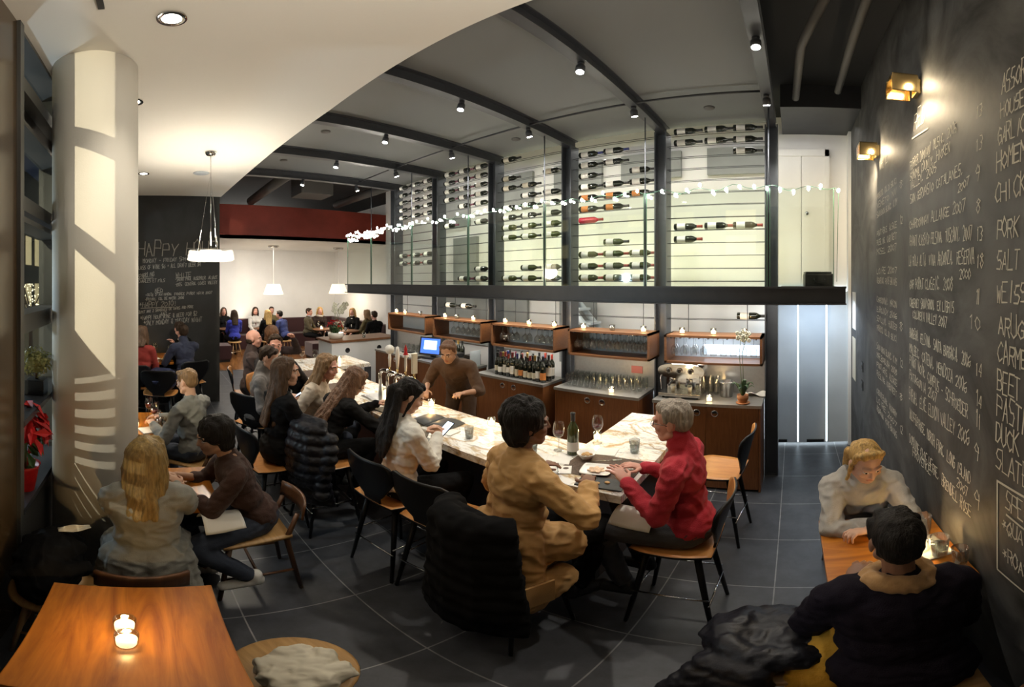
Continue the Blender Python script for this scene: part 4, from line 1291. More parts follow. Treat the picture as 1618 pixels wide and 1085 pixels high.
# ================================================================ WINE WALL
BAYS = [('farthest', (-5.80, -5.45, -5.12)), ('second', (-4.60, -4.28, -3.94)), ('middle', (-3.43, -3.11, -2.76)), ('fourth', (-2.25, -1.93, -1.61)), ('nearest', (-1.10, -0.77, -0.47))]
ROWZ = lambda k: 2.146 + 0.1345 * k
for b, (bn, xs) in enumerate(BAYS):
    x0, x1 = BEAMS[b] + 0.045, BEAMS[b + 1] - 0.045
    t = thing('wine_rack', 'wire wine rack of taut horizontal cables, %s bay from the landing' % {0: 'farthest', 1: 'fourth', 2: 'third', 3: 'second', 4: 'first'}[b], 'wine rack', (0, 0, 0), group='cable wine racks between the columns')
    for k in list(range(13)) + [-3]:
        z = ROWZ(k) - 0.043 if k >= 0 else 1.705
        MB().tube([(x0, 4.17, z), (x1, 4.17, z)], 0.0035, 6).build('cable', 'steel', t)
        MB().tube([(x0, 4.235, z + 0.004), (x1, 4.235, z + 0.004)], 0.0035, 6).build('cable', 'steel', t)
RACK = {0: {12: '123', 11: '123', 10: '123', 9: '123', 8: '123', 3: '123', 2: '123'},
        1: {12: '123', 11: '123', 10: '123', 9: '123', 8: '23', 6: '13', 1: '3', 0: '23'},
        2: {12: '1', 10: '13', 9: '12', 8: '23', 7: '123', 6: '123', 5: '123', 4: '123', 1: '23', 0: '123'},
        3: {11: '12', 10: '12', 9: '13', 8: '123', 7: '123', 6: '12', 5: '1', 3: '2', 2: '123', 1: '123', 0: '123'},
        4: {12: '123', 11: '123', 10: '3', 4: '123', 3: '1'}}
PROTO = {}
rb = random.Random(5)
ROWN = ['bottom', 'second lowest', 'third lowest', 'fourth lowest', 'fifth lowest', 'sixth lowest', 'middle', 'sixth', 'fifth', 'fourth', 'third', 'second', 'top']


def laid_bottle(kind, loc, label):
    glass, lab, foil = kind
    if kind not in PROTO:
        o = bottle('wine_bottle', label, 'wine bottles lying on the cable racks', loc, glass, lab, foil, z0=0.035, z1=0.125)
        PROTO[kind] = o
    else:
        o = dup(PROTO[kind], loc, 0, label, 'wine bottles lying on the cable racks')
    o.rotation_euler = (0, R(90), 0)
    return o


for b, rows in RACK.items():
    for k, cols in rows.items():
        for c in cols:
            x = BAYS[b][1][int(c) - 1]
            glass, lab, foil = 'bottle_dark', 'paper', 'foil_black'
            if b == 1:
                foil = 'foil_plum'
            if b == 3 and k == 11:
                foil = 'foil_blue'
            if b == 3 and k in (6, 7):
                lab = 'label_orange'
            if b == 3 and k <= 2 or b == 4 and k <= 4 or b == 0 and k <= 3:
                foil = 'foil_red'
            if b in (2, 3) and k <= 5:
                glass = 'bottle_green'
            if b == 3 and k == 5:
                glass, lab, foil = 'bottle_pink', None, 'foil_red'
            if lab == 'paper' and b in (2,) and k > 8:
                lab = 'label_cream'
            lb = '%swine bottle lying at the %s of the %s row, %s rack bay' % ('pink ' if glass == 'bottle_pink' else '', POS[int(c) - 1], ROWN[k], BAYS[b][0])
            laid_bottle((glass, lab, foil), (x - 0.15, 4.20, ROWZ(k)), lb)
for x, lb in ((-4.58, 'left wine bottle lying under the mezzanine above the second glass box'), (-4.24, 'right wine bottle lying under the mezzanine above the second glass box'), (-0.43, 'single wine bottle lying under the mezzanine above the bright glass box')):
    laid_bottle(('bottle_dark', 'paper', 'foil_black'), (x - 0.15, 4.20, 1.748), lb)

# a steel stair seen behind the wires
t = thing('steel_stair', 'pale metal stair flight behind the glass boxes', 'stair', (0, 0, 0))
for s in (4.72, 5.02):
    MB().tube([(-3.05, s, 2.0), (-1.75, s, 0.55)], 0.045, 4).build('stringer', 'frosted', t)
for k in range(8):
    f_ = (k + 0.5) / 8
    MB().box(-3.05 + 1.3 * f_ - 0.11, -3.05 + 1.3 * f_ + 0.11, 4.72, 5.02, 2.0 - 1.45 * f_ - 0.015, 2.0 - 1.45 * f_ + 0.015).build('tread', 'frosted', t)
for x in (-2.95, -1.8):
    MB().box(x - 0.03, x + 0.03, 4.75, 4.99, 0, 2.0 - 1.45 * (x + 3.05) / 1.3).build('post', 'frosted', t)

# glass railing of the mezzanine, thin rods up to the beams
RY = 3.70
xs = [-6.93] + [b for b in BEAMS] + [0.37]
for i in range(len(xs) - 1):
    lb = ('glass railing pane at the far left end of the mezzanine' if i == 0 else 'glass railing pane at the right end of the mezzanine, before the black case' if i == 6 else 'glass railing pane of the mezzanine, %s from the left' % ORD[i])
    t = thing('glass_balustrade', lb, 'glass railing', (0, 0, 0), group='glass panes of the mezzanine railing')
    MB().box(xs[i] + 0.012, xs[i + 1] - 0.012, RY - 0.030, RY - 0.020, 2.058, 2.95).build('glass_sheet', 'panel', t)
    for x in (xs[i] + 0.012, xs[i + 1] - 0.012):
        MB().box(x - 0.003, x + 0.003, RY - 0.031, RY - 0.019, 2.058, 2.95).build('glass_edge', 'green_edge', t)
for i, bx in enumerate(BEAMS):
    o = MB().tube([(bx, RY - 0.025, 2.056), (bx, RY - 0.025, 3.75)], 0.007, 8).build('railing_rod', 'steel_mid')
    tag(o, 'thin steel rod from the mezzanine edge up to the %s beam from the chalkboard' % ORD[5 - i], 'rod', 'thin rods above the glass railing')
# string lights
t = thing('string_lights', 'string of small bright bulbs looped along the top of the glass railing', 'string lights', (0, 0, 0))
rl = random.Random(4)
pts = []
n = 120
for k in range(n + 1):
    u = k / n
    x = -6.92 + u * (0.37 + 6.92)
    pts.append(Vector((x, RY - 0.045 + 0.01 * math.sin(k * 1.9), 2.955 + 0.022 * math.sin(k * 1.15) + 0.012 * math.sin(k * 0.37))))
pts.append(Vector((0.40, RY - 0.03, 2.90)))
pts.append(Vector((0.385, RY - 0.035, 2.10)))
MB().tube(pts, 0.0028, 5).build('wire', 'green_edge', t)
pts2 = [Vector((-6.92, RY - 0.03 - 0.0 * k, 2.93 - 0.03 * abs(math.sin(k * 1.3)))) + Vector((0.07 * k, 0.012 * math.cos(k), 0)) for k in range(17)]
MB().tube(pts2, 0.0028, 5).build('wire', 'green_edge', t)
bulbs = [p + Vector((0.05, -0.01, rl.uniform(-0.05, 0.03))) for p in pts2] + [pts[k] + Vector((rl.uniform(-0.01, 0.01), -0.008, rl.uniform(-0.03, 0.03))) for k in range(0, n, 2)] + [pts[k] + Vector((0, -0.008, rl.uniform(-0.03, 0.03))) for k in range(1, 34, 2)] + [Vector((0.40, RY - 0.04, 2.93))]
MBB = MB().ell((0, 0, 0), (0.013, 0.013, 0.018), n=8, m=6).build('bulb', 'bulb', t)
MBB.location = bulbs[0]
for p in bulbs[1:99]:
    c = MBB.copy()
    COL.objects.link(c)
    c.parent = t
    c.location = p
lamp('string_light_glow', 'AREA', (-3.3, RY - 0.07, 2.94), 10, (1.0, 0.93, 0.82), (-3.3, 2.0, 2.9), size=7.0, size_y=0.04)
# black case on the landing
t = thing('equipment_case', 'black equipment case on the mezzanine by the landing doors', 'case', (0.235, 3.98, 2.05), 0.1)
MB().box(-0.135, 0.135, -0.09, 0.09, 0.0, 0.13, 0.018).build('shell', 'plastic', t)
MB().box(-0.13, 0.12, -0.085, 0.085, 0.13, 0.145, 0.008).build('lid', 'plastic', t)
MB().tube([(-0.05, -0.095, 0.08), (-0.05, -0.11, 0.06), (0.05, -0.11, 0.06), (0.05, -0.095, 0.08)], 0.006, 6).build('handle', 'black_gloss', t)
# pipes in the dark ceiling by the chalkboard, duct in the far dark ceiling
for a, lb in (([(0.17, 2.2, 4.28), (0.17, 2.3, 3.98), (0.05, 2.9, 3.96), (0.02, 3.9, 3.96)], 'grey pipe bending down in the dark ceiling beside the chalkboard wall'), ([(0.42, 1.5, 4.05), (0.42, 3.9, 4.05)], 'straight dark pipe under the ceiling nearest the chalkboard wall')):
    tag(MB().tube(a, 0.035, 10).build('ceiling_pipe', 'duct'), lb, 'pipe')
for y, z, r_, lb in ((2.4, 4.0, 0.10, 'fat grey duct across the far dark ceiling, nearer one'), (4.6, 4.05, 0.09, 'grey duct across the far dark ceiling, by the wine racks')):
    tag(MB().tube([(-9.3, y, z), (-6.4, y, z)], r_, 12).build('ceiling_duct', 'duct'), lb, 'duct')
tag(MB().box(-8.2, -7.6, 3.0, 3.7, 3.9, 4.3, 0.01).build('duct_box', 'duct'), 'square duct box hanging in the far dark ceiling', 'duct')

# paper notices on the door jamb and light switches
for z0, z1, lb in ((1.55, 1.98, 'upper white paper notice by the service doors'), (0.95, 1.45, 'lower yellowish paper notice by the service doors')):
    o = MB().box(WX - 0.004, WX - 0.001, 4.6, 4.85, z0, z1).build('paper_notice', 'paper' if z0 > 1.2 else 'label_cream')
    tag(o, lb, 'notice')
for z, lb in ((1.22, 'upper black switch plate on the chalkboard wall near the service doors'), (1.02, 'lower black switch plate on the chalkboard wall near the service doors')):
    t = thing('switch_plate', lb, 'switch', (WX, 4.15, z))
    MB().box(-0.008, 0, -0.05, 0.05, -0.05, 0.05, 0.002).build('plate', 'black_gloss', t)
    MB().box(-0.012, -0.008, -0.02, 0.02, -0.02, 0.02).build('rocker', 'duct', t)

# ================================================================ CHAIRS AND STOOLS
def bar_chair_parts(t, hs=0.62, back=True):
    mb = MB()
    mb.grid(lambda u, v: ((0.215 + 0.01 * math.sin(v * PI)) * (2 * u - 1) * (1 - 0.35 * max(0, v - 0.55) ** 1.2) * (1 - 0.15 * max(0, 0.2 - v) * 5), 0.20 - 0.40 * v, hs + 0.012 * (2 * u - 1) ** 2 - 0.03 * max(0, 0.25 - v) ** 1.5 * 4 + 0.02 * max(0, v - 0.8)), 12, 12, 0.013, back=1)
    mb.build('seat', ['black_gloss', 'orange_ply'], t)
    mb = MB()

    def bk(u, v):
        w = 0.075 + 0.15 * min(1, max(0, (v - 0.12) / 0.5)) ** 0.8
        w *= (1 - max(0, v - 0.86) ** 2 * 14)
        x = w * (2 * u - 1)
        return (x, -0.19 - 0.02 * math.sin(v * 3.0) - 0.09 * v ** 2 + 0.05 * (x / 0.22) ** 2 * v, hs + 0.005 + 0.36 * v)
    mb.grid(bk, 12, 16, 0.013, back=1)
    mb.build('backrest', ['black_gloss', 'orange_ply'], t)
    for sx in (-1, 1):
        for sy in (-1, 1):
            MB().tube([(sx * 0.13, sy * 0.12, hs - 0.012), (sx * 0.165, sy * 0.165, hs * 0.5), (sx * 0.20, sy * 0.21, 0.0)], [0.020, 0.017, 0.011], 8).build('leg', 'black_gloss', t)
    z = 0.24
    a = 0.187
    for p, q in (((-a, -a, z), (a, -a, z)), ((-a, a, z), (a, a, z)), ((-a, -a, z + 0.05), (-a, a, z + 0.05)), ((a, -a, z + 0.05), (a, a, z + 0.05))):
        MB().tube([p, q], 0.006, 6).build('footrest', 'chrome', t)
    MB().cyl((0, 0, hs - 0.03), 0.12, 0.02, 16).build('seat_plate', 'black', t)


BC = thing('bar_chair', 'black shell bar chair under the man in the red sweater', 'bar chair', (-0.565, 1.99, 0), PI / 2, 'black shell bar chairs')
bar_chair_parts(BC)
def place_chair(x, y, face, label):
    return dup(BC, (x, y, 0), face, label, 'black shell bar chairs')
place_chair(-0.56, 2.98, PI / 2 - 0.1, 'empty bar chair with an orange seat behind the man in red, by the last cabinet')
place_chair(-1.22, 1.50, -0.10, 'bar chair under the woman in the tan jacket')
place_chair(-1.74, 1.56, 0.15, 'empty bar chair with an orange wooden seat between the tan and white clothed women')
place_chair(-2.16, 1.50, 0.10, 'bar chair under the woman in the white blouse')
place_chair(-2.90, 1.34, 0.0, 'bar chair with the black puffer coat over its back')
place_chair(-3.54, 1.42, 0.1, 'bar chair under the woman in the pale top')
place_chair(-4.02, 1.15, 0.6, 'bar chair under the man in the grey knit sweater')
place_chair(-4.62, 1.45, -0.9, 'bar chair under the man with the pale tie')


def stool_parts(t, h=0.46, r=0.19, m='stool_wood', lm='pale_leg', spread=0.08, ring=True):
    MB().lathe([(0.0, h - 0.034), (r * 0.9, h - 0.034), (r, h - 0.022), (r, h - 0.008), (r * 0.95, h), (0.0, h - 0.003)], 32).build('seat', m, t)
    pts = []
    for k in range(4):
        a = PI / 4 + k * PI / 2
        p0 = (0.62 * r * math.cos(a), 0.62 * r * math.sin(a), h - 0.03)
        p1 = ((0.62 * r + spread) * math.cos(a), (0.62 * r + spread) * math.sin(a), 0.0)
        MB().tube([p0, p1], [0.017, 0.012], 8).build('leg', lm, t)
        pts.append(Vector(p0).lerp(Vector(p1), 0.62))
    if ring:
        for k in range(4):
            MB().tube([pts[k], pts[(k + 1) % 4]], 0.008, 6).build('stretcher', lm, t)


ST = thing('round_stool', 'round oak stool with a rumpled pale cloth, tucked beside the near wooden table', 'stool', (-1.13, 0.415, 0), 0.2, 'round wooden stools')
stool_parts(ST, 0.47, 0.2)
s2 = thing('wooden_chair', 'dark brown wooden chair under the man in the brown sweater', 'chair', (-2.32, 0.60, 0), PI, 'brown wooden chairs')
def wood_chair_parts(t):
    MB().grid(lambda u, v: ((0.21 - 0.05 * v) * (2 * u - 1), 0.20 - 0.40 * v, 0.452 + 0.012 * (2 * u - 1) ** 2), 8, 8, 0.022).build('seat', 'stool_wood', t)
    for sx in (-1, 1):
        MB().tube([(sx * 0.16, 0.16, 0.44), (sx * 0.20, 0.22, 0.0)], [0.019, 0.013], 8).build('leg', 'leg_wood', t)
        MB().tube([(sx * 0.13, -0.24, 0.62), (sx * 0.14, -0.17, 0.44), (sx * 0.19, -0.24, 0.0)], [0.015, 0.019, 0.013], 8).build('leg', 'leg_wood', t)
        MB().tube([(sx * 0.185, 0.195, 0.18), (sx * 0.17, -0.21, 0.18)], 0.010, 6).build('stretcher', 'leg_wood', t)
    MB().tube([(-0.18, 0.0, 0.18), (0.18, 0.0, 0.18)], 0.010, 6).build('stretcher', 'leg_wood', t)
    MB().grid(lambda u, v: (0.19 * (2 * u - 1), -0.245 - 0.015 * v - 0.05 * (1 - (2 * u - 1) ** 2), 0.60 + 0.11 * v), 10, 3, 0.014).build('backrest', 'leg_wood', t)
wood_chair_parts(s2)
dup(s2, (-1.90, -0.02, 0), PI / 2, 'brown wooden chair under the woman with her back to us by the pillar', 'brown wooden chairs')
dup(s2, (-3.55, 0.42, 0), 2.4, 'brown wooden chair under the man in the grey sweater', 'brown wooden chairs')

def table(name, label, x0, x1, y0, y1, h, m='table_wood', base=True):
    cx, cy = (x0 + x1) / 2, (y0 + y1) / 2
    t = thing(name, label, 'table', (cx, cy, 0))
    hx, hy = (x1 - x0) / 2, (y1 - y0) / 2
    MB().box(-hx, hx, -hy, hy, h - 0.035, h, 0.004).build('table_top', m, t)
    MB().cyl((0, 0, 0.02), 0.035, h - 0.06, 14).build('pedestal', 'black', t)
    MB().box(-hx * 0.7, hx * 0.7, -hy * 0.7, hy * 0.7, 0.0, 0.02, 0.004).build('base_plate', 'black', t)
    MB().box(-hx * 0.6, hx * 0.6, -hy * 0.6, hy * 0.6, h - 0.05, h - 0.034).build('top_bracket', 'black', t)
    return t
table('wooden_table', 'empty orange-brown wooden table with two tealights nearest to us', -1.485, -0.86, -0.34, 0.235, 0.74)
candle('bright tealight on the nearest wooden table, front one of the pair', (-1.12, -0.055, 0.74), True, 2.2, 1.15)
candle('bright tealight on the nearest wooden table, rear one of the pair', (-1.205, -0.065, 0.74), True, 2.2, 1.15)
table('wooden_table', 'wooden table between the blonde woman in grey and the man in brown', -2.80, -2.20, -0.03, 0.40, 0.74)
table('wooden_table', 'wooden table behind the pillar before the man in the grey sweater', -4.15, -3.50, -0.50, 0.16, 0.74)
table('high_table', 'high wooden table standing against the happy hour chalkboard', -6.88, -6.05, -0.30, 0.40, 0.90)
table('wooden_table', 'orange wooden table against the chalk menu wall', 0.125, 0.69, 1.42, 2.06, 0.75)
for x, y, lb, w in ((-2.55, 0.10, 'red wine glass on the table between the blonde woman and the man in brown', True), (-2.36, 0.08, 'red wine glass in front of the man in brown\'s hands', True)):
    wine_glass(lb, None, (x, y, 0.74), w)
tumbler('water glass on the table between the blonde woman and the man in brown', None, (-2.46, 0.02, 0.74), 0.7)
candle('tealight on the table behind the pillar before the man in grey', (-3.70, -0.10, 0.74), True, 2.0, 1.2)
for x, y, lb in ((-3.98, 0.02, 'left red wine glass on the table before the man in grey'), (-3.80, 0.07, 'right red wine glass on the table before the man in grey')):
    wine_glass(lb, None, (x, y, 0.74), True)
tumbler('left water glass on the table before the man in grey', None, (-3.90, 0.10, 0.74), 0.6)
tumbler('right water glass on the table before the man in grey', None, (-3.68, 0.12, 0.74), 0.6)
flat('plate', 'white plate on the table before the man in grey', 'plate', -3.60, 0.02, 0.74, 0.16, 0.16, 'porcelain', 0.4, 0.012, bev=0.004)
candle('tealight on the high table by the happy hour chalkboard', (-6.40, 0.02, 0.90), True, 2.2, 1.3)
wine_glass('wine glass at the right end of the high table by the chalkboard', None, (-6.35, 0.36, 0.90), True)
wine_glass('wine glass behind the tealight on the high table', None, (-6.62, 0.14, 0.90))
tumbler('water glass beside the tealight on the high table', None, (-6.25, -0.04, 0.90), 0.7)
napkin('crumpled white napkin on the high table before the man in navy', -6.22, 0.22, 0.90, 0.2, 0.16, 0.3, 41, 0.05)
flat('plate', 'white plate at the edge of the high table by the chalkboard', 'plate', -6.13, 0.10, 0.90, 0.16, 0.16, 'porcelain', 0.0, 0.012, bev=0.004)
# things on the table by the chalk wall
t = tumbler('tall clear tumbler on the orange table nearest the chalk menu', None, (0.585, 1.80, 0.75), 0.0, 1.3)
t.scale = (1.15, 1.15, 1.45)
tumbler('rounded water glass on the napkin by the chalk menu wall', None, (0.60, 1.62, 0.75), 0.6, 1.2)
tumbler('empty clear glass touching the chalk menu wall', None, (0.65, 1.52, 0.75), 0.2, 1.05)
candle('tealight beside the tall tumbler on the orange table', (0.545, 1.70, 0.75), True, 3.2, 1.0)
napkin('white napkins spread under the glasses on the orange table', 0.585, 1.70, 0.75, 0.14, 0.20, 0.2, 51, 0.004)
napkin('white napkin at the near edge of the orange table', 0.52, 1.47, 0.75, 0.2, 0.08, 0.1, 52, 0.008)
t = thing('phone', 'black phone lying on the near left corner of the orange table', 'phone', (0.19, 1.47, 0.75), 0.7)
MB().box(-0.035, 0.035, -0.065, 0.065, 0, 0.008, 0.003).build('case', 'plastic', t)
MB().box(-0.031, 0.031, -0.06, 0.06, 0.008, 0.0085).build('screen', 'black_gloss', t)

# ================================================================ PLANTS AT THE WINDOW
t = thing('poinsettia', 'red poinsettia in a red foil pot on the lower window sill beside the pillar', 'potted plant', (-2.20, -0.665, 0.84))
t.scale = (1.0, 1.0, 1.2)
MB().lathe([(0.0, 0.0), (0.05, 0.0), (0.075, 0.13), (0.085, 0.15), (0.07, 0.14), (0.0, 0.12)], 18).build('foil_pot', 'red_leaf', t)
def leaves(mb, cnt, c, rad, size, rnd, up=0.2, flatz=1.0):
    for k in range(cnt):
        d = Vector((rnd.gauss(0, 1), rnd.gauss(0, 1), rnd.gauss(up, 0.8)))
        d.normalize()
        p = Vector(c) + Vector((d.x * rad, d.y * rad, d.z * rad * flatz)) * rnd.uniform(0.55, 1)
        n = (d + Vector((rnd.uniform(-.5, .5), rnd.uniform(-.5, .5), 0.6))).normalized()
        a = n.cross(Vector((rnd.uniform(-1, 1), rnd.uniform(-1, 1), 0.1))).normalized()
        b = n.cross(a)
        s_ = size * rnd.uniform(0.7, 1.2)
        mb._add([p - a * s_, p - a * s_ * 0.2 + b * s_ * 0.45 + n * 0.01, p + a * s_ - n * s_ * 0.25, p - a * s_ * 0.2 - b * s_ * 0.45 + n * 0.01], [(0, 1, 2, 3)])
    return mb
rl = random.Random(8)
leaves(MB(), 70, (0, 0.0, 0.33), 0.145, 0.06, rl).build('bracts', 'red_leaf', t)
leaves(MB(), 22, (0, 0.0, 0.22), 0.12, 0.055, rl, -0.3).build('leaves', 'leaf', t)
MB().tube([(0, 0, 0.10), (0, 0, 0.30)], 0.008, 6).build('stem', 'stem', t)
t = thing('topiary', 'small round green topiary in a dark pot on the upper window ledge', 'potted plant', (-2.50, -0.685, 1.38))
MB().box(-0.06, 0.06, -0.06, 0.06, 0.0, 0.10, 0.006).build('pot', 'black_gloss', t)
leaves(MB().ell((0, 0, 0.21), 0.07), 220, (0, 0, 0.21), 0.10, 0.022, rl).build('foliage', 'leaf_pale', t)
MB().tube([(0, 0, 0.08), (0, 0, 0.2)], 0.008, 6).build('stem', 'leg_wood', t)

# ================================================================ LOUNGE
t = thing('banquette', 'long dark maroon banquette along the white lounge wall', 'bench', (0, 0, 0))
MB().box(-12.88, -12.35, -0.7, 6.25, 0.0, 0.44, 0.02).box(-12.35, -9.3, 5.75, 6.25, 0.0, 0.44, 0.02).build('seat', 'maroon_fabric', t)
MB().box(-12.88, -12.72, -0.7, 6.3, 0.44, 0.92, 0.03).box(-12.72, -9.3, 6.12, 6.30, 0.44, 0.92, 0.03).build('backrest', 'maroon_fabric', t)
def cafe_table(x, y, label, r=0.33):
    t = thing('cafe_table', label, 'table', (x, y, 0), group='round tables in the lounge')
    MB().lathe([(r * 0.98, 0.70), (r, 0.71), (r, 0.73), (0, 0.73)], 28).build('table_top', 'walnut_x', t)
    MB().cyl((0, 0, 0.02), 0.03, 0.69, 12).build('pedestal', 'chrome', t)
    MB().lathe([(0.22, 0.0), (0.21, 0.02), (0.03, 0.03)], 24).build('base_plate', 'chrome', t)
cafe_table(-11.85, 2.40, 'left lounge table between the women in black and in blue')
cafe_table(-11.72, 3.45, 'lounge table between the white cardigan and the blonde in black')
cafe_table(-10.9, 5.0, 'lounge table with a candle before the couple on the banquette')
cafe_table(-10.2, 5.42, 'right lounge table before the blonde woman in a black blazer')
candle('tealight on the lounge table before the couple', (-10.75, 4.86, 0.73), True, 3.0, 1.6)
wine_glass('wine glass on the lounge table before the couple', None, (-10.95, 4.85, 0.73))
wine_glass('wine glass on the left lounge table', None, (-11.8, 2.33, 0.73))
tumbler('small glass on the lounge table before the blonde woman in a black blazer', None, (-10.1, 5.3, 0.73), 0.5)
ls = thing('lounge_stool', 'pale wooden round stool under the woman in blue', 'stool', (-11.15, 2.42, 0), 0.3, 'wooden stools in the lounge')
stool_parts(ls, 0.44, 0.19, 'stool_wood', 'pale_leg', 0.09)
dup(ls, (-11.0, 3.35, 0), 0.1, 'wooden stool under the blonde woman with the black back')
dup(ls, (-11.0, 3.87, 0), 0.1, 'wooden stool under the man in the blue shirt')
for x, y, lb in ((-10.7, 1.92, 'dark maroon ottoman beside the happy hour wall edge'), (-10.35, 4.55, 'dark maroon ottoman before the couple, behind the white divider')):
    t = thing('ottoman', lb, 'ottoman', (x, y, 0), group='maroon ottomans in the lounge')
    MB().box(-0.28, 0.28, -0.26, 0.26, 0.06, 0.44, 0.03).build('cushion', 'maroon_fabric', t)
    MB().box(-0.25, 0.25, -0.23, 0.23, 0.0, 0.06).build('plinth', 'black', t)
for x, y, z, lb in ((-12.45, 5.30, 0.44, 'mustard cushion on the banquette left of the blonde in a blazer'), (-11.75, 5.98, 0.44, 'mustard cushion on the banquette right of the blonde in a blazer')):
    o = MB().ell((0, 0, 0.15), (0.19, 0.10, 0.15), n=14, m=8).build('cushion', 'foil_gold', loc=(x, y, z))
    tag(o, lb, 'cushion')
# white divider with the planter
t = thing('divider_cabinet', 'white divider cabinet with a wood top and round holes beside the lounge', 'cabinet', (-7.14, 3.98, 0))
mb = MB().box(-0.30, 0.30, -0.68, 0.75, 0.0, 0.96, 0.004)
mb.build('carcass', 'wall_white', t)
MB().box(-0.33, 0.33, -0.72, 0.78, 0.96, 1.0, 0.003).build('top', 'walnut_x', t)
for y in (-0.35, 0.35):
    o = MB().lathe([(0.05, 0.0), (0.05, 0.004), (0.036, 0.006), (0.036, 0.001), (0.0, 0.001)], 24, (0.30, y, 0.80), axis=(1, 0, 0)).build('round_hole', 'black', t)
t = thing('orchid_planter', 'white bowl planter with red flowers and a tall pale orchid on the divider', 'potted plant', (-7.12, 3.52, 1.0))
MB().lathe([(0.0, 0.0), (0.12, 0.0), (0.155, 0.06), (0.15, 0.12), (0.14, 0.12), (0.0, 0.11)], 30).build('bowl', 'porcelain', t)
leaves(MB(), 90, (0, 0, 0.20), 0.15, 0.05, rl, 0.3, 0.7).build('leaves', 'leaf', t)
leaves(MB(), 60, (0.02, -0.02, 0.27), 0.16, 0.04, rl, 0.5, 0.7).build('red_flowers', 'red_leaf', t)
leaves(MB(), 40, (0.04, 0.06, 0.28), 0.12, 0.03, rl, 0.5, 0.7).build('blossom', 'orchid', t)
for q, (dx, dy) in enumerate(((0.0, -0.03), (0.02, 0.05), (0.0, 0.12))):
    st = MB().tube([(0, 0, 0.1), (dx, dy * 0.5, 0.4), (dx, dy, 0.58), (dx, dy + 0.10, 0.68)], 0.004, 6).build('flower_stem', 'stem', t)
    mb = MB()
    for k in range(9):
        c = Vector((dx + 0.03 * math.sin(k * 2.1), dy + 0.02 * math.cos(k * 1.7) + 0.014 * k * (q > 0), 0.50 + 0.022 * k))
        for j in range(5):
            a = j * 1.256 + k
            mb.ell(c + Vector((0.006, 0.020 * math.cos(a), 0.020 * math.sin(a))), (0.006, 0.016, 0.016), n=6, m=4)
    mb.build('blossom', 'orchid', st)
tumbler('small glass on the wood top of the white divider', None, (-6.95, 4.05, 1.0), 0.3)

# ================================================================ PEOPLE
import numpy as np
TMP = bpy.data.scenes.new('workbench')


def waves(q, seed):
    """smooth wandering noise from warped sine waves, roughly -1..1"""
    x, y, z = q[:, 0], q[:, 1], q[:, 2]
    wx = x + 0.9 * np.sin(0.7 * y + 1.3 * z + seed) + 0.5 * np.sin(1.7 * z - 1.1 * x + 2 * seed)
    wy = y + 0.9 * np.sin(0.8 * z + 1.1 * x + 1.7 * seed) + 0.5 * np.sin(1.9 * x + 0.6 * y + seed)
    wz = z + 0.9 * np.sin(0.9 * x - 1.2 * y + 0.6 * seed) + 0.5 * np.sin(1.6 * y + 0.9 * z)
    return (np.sin(wx + seed) * np.cos(wy) + np.sin(wy * 1.1 + 2.1) * np.cos(wz) + np.sin(wz * 0.9 + seed) * np.cos(wx * 1.2)) / 2.0


def fused(mb, voxel, smooth=4, fold=0.0, ffreq=9.0, fst=(1, 1, 1), seed=0.0):
    """one continuous skin round a set of overlapping solids, with optional cloth folds"""
    me = bpy.data.meshes.new('tmp')
    bmesh.ops.recalc_face_normals(mb.bm, faces=mb.bm.faces)
    mb.bm.to_mesh(me)
    mb.bm.free()
    o = bpy.data.objects.new('tmp', me)
    TMP.collection.objects.link(o)
    r = o.modifiers.new('r', 'REMESH')
    r.mode = 'VOXEL'
    r.voxel_size = voxel
    r.adaptivity = 0
    s = o.modifiers.new('s', 'SMOOTH')
    s.factor = 0.5
    s.iterations = smooth
    vl = TMP.view_layers[0]
    vl.update()
    res = bpy.data.meshes.new_from_object(o.evaluated_get(vl.depsgraph))
    bpy.data.objects.remove(o)
    bpy.data.meshes.remove(me)
    n = len(res.vertices)
    if fold and n:
        co = np.empty(n * 3, np.float32)
        res.vertices.foreach_get('co', co)
        co = co.reshape(-1, 3)
        no = np.empty(n * 3, np.float32)
        res.vertices.foreach_get('normal', no)
        no = no.reshape(-1, 3)
        q = co * np.array(fst, np.float32) * ffreq * 2.7
        d = waves(q, seed)
        d2 = waves(q * 2.3 + 5.0, seed + 3.3)
        co += no * (fold * (0.40 - np.abs(d) * 0.95 + 0.28 * d2))[:, None]
        res.vertices.foreach_set('co', co.ravel())
    res.polygons.foreach_set('use_smooth', np.ones(len(res.polygons), bool))
    res.update()
    return res


def ik(a, t, l1, l2, pole):
    a, t = Vector(a), Vector(t)
    d = t - a
    L = min(d.length, (l1 + l2) * 0.999)
    dn = d.normalized()
    x = (l1 * l1 - l2 * l2 + L * L) / (2 * L)
    h = math.sqrt(max(0, l1 * l1 - x * x))
    p = Vector(pole)
    p = (p - dn * p.dot(dn)).normalized()
    return a + dn * x + p * h, a + dn * L


SKIN = {}


def skin_mats(tone):
    if tone not in SKIN:
        c = {'fair': (0.56, 0.33, 0.23), 'tan': (0.42, 0.23, 0.14), 'brown': (0.20, 0.095, 0.055), 'pink': (0.55, 0.28, 0.21)}[tone]
        sk = mat('skin_' + tone, c, 0.55, var=0.06, scale=14)
        sk.node_tree.nodes['Principled BSDF'].inputs['Subsurface Weight'].default_value = 0.08
        sk.node_tree.nodes['Principled BSDF'].inputs['Subsurface Radius'].default_value = (0.02, 0.008, 0.004)
        SKIN[tone] = [sk, mat('lips_' + tone, (c[0] * 0.85, c[1] * 0.55, c[2] * 0.55), 0.45), M['eye_dark'], M['eye_white']]
    return SKIN[tone]


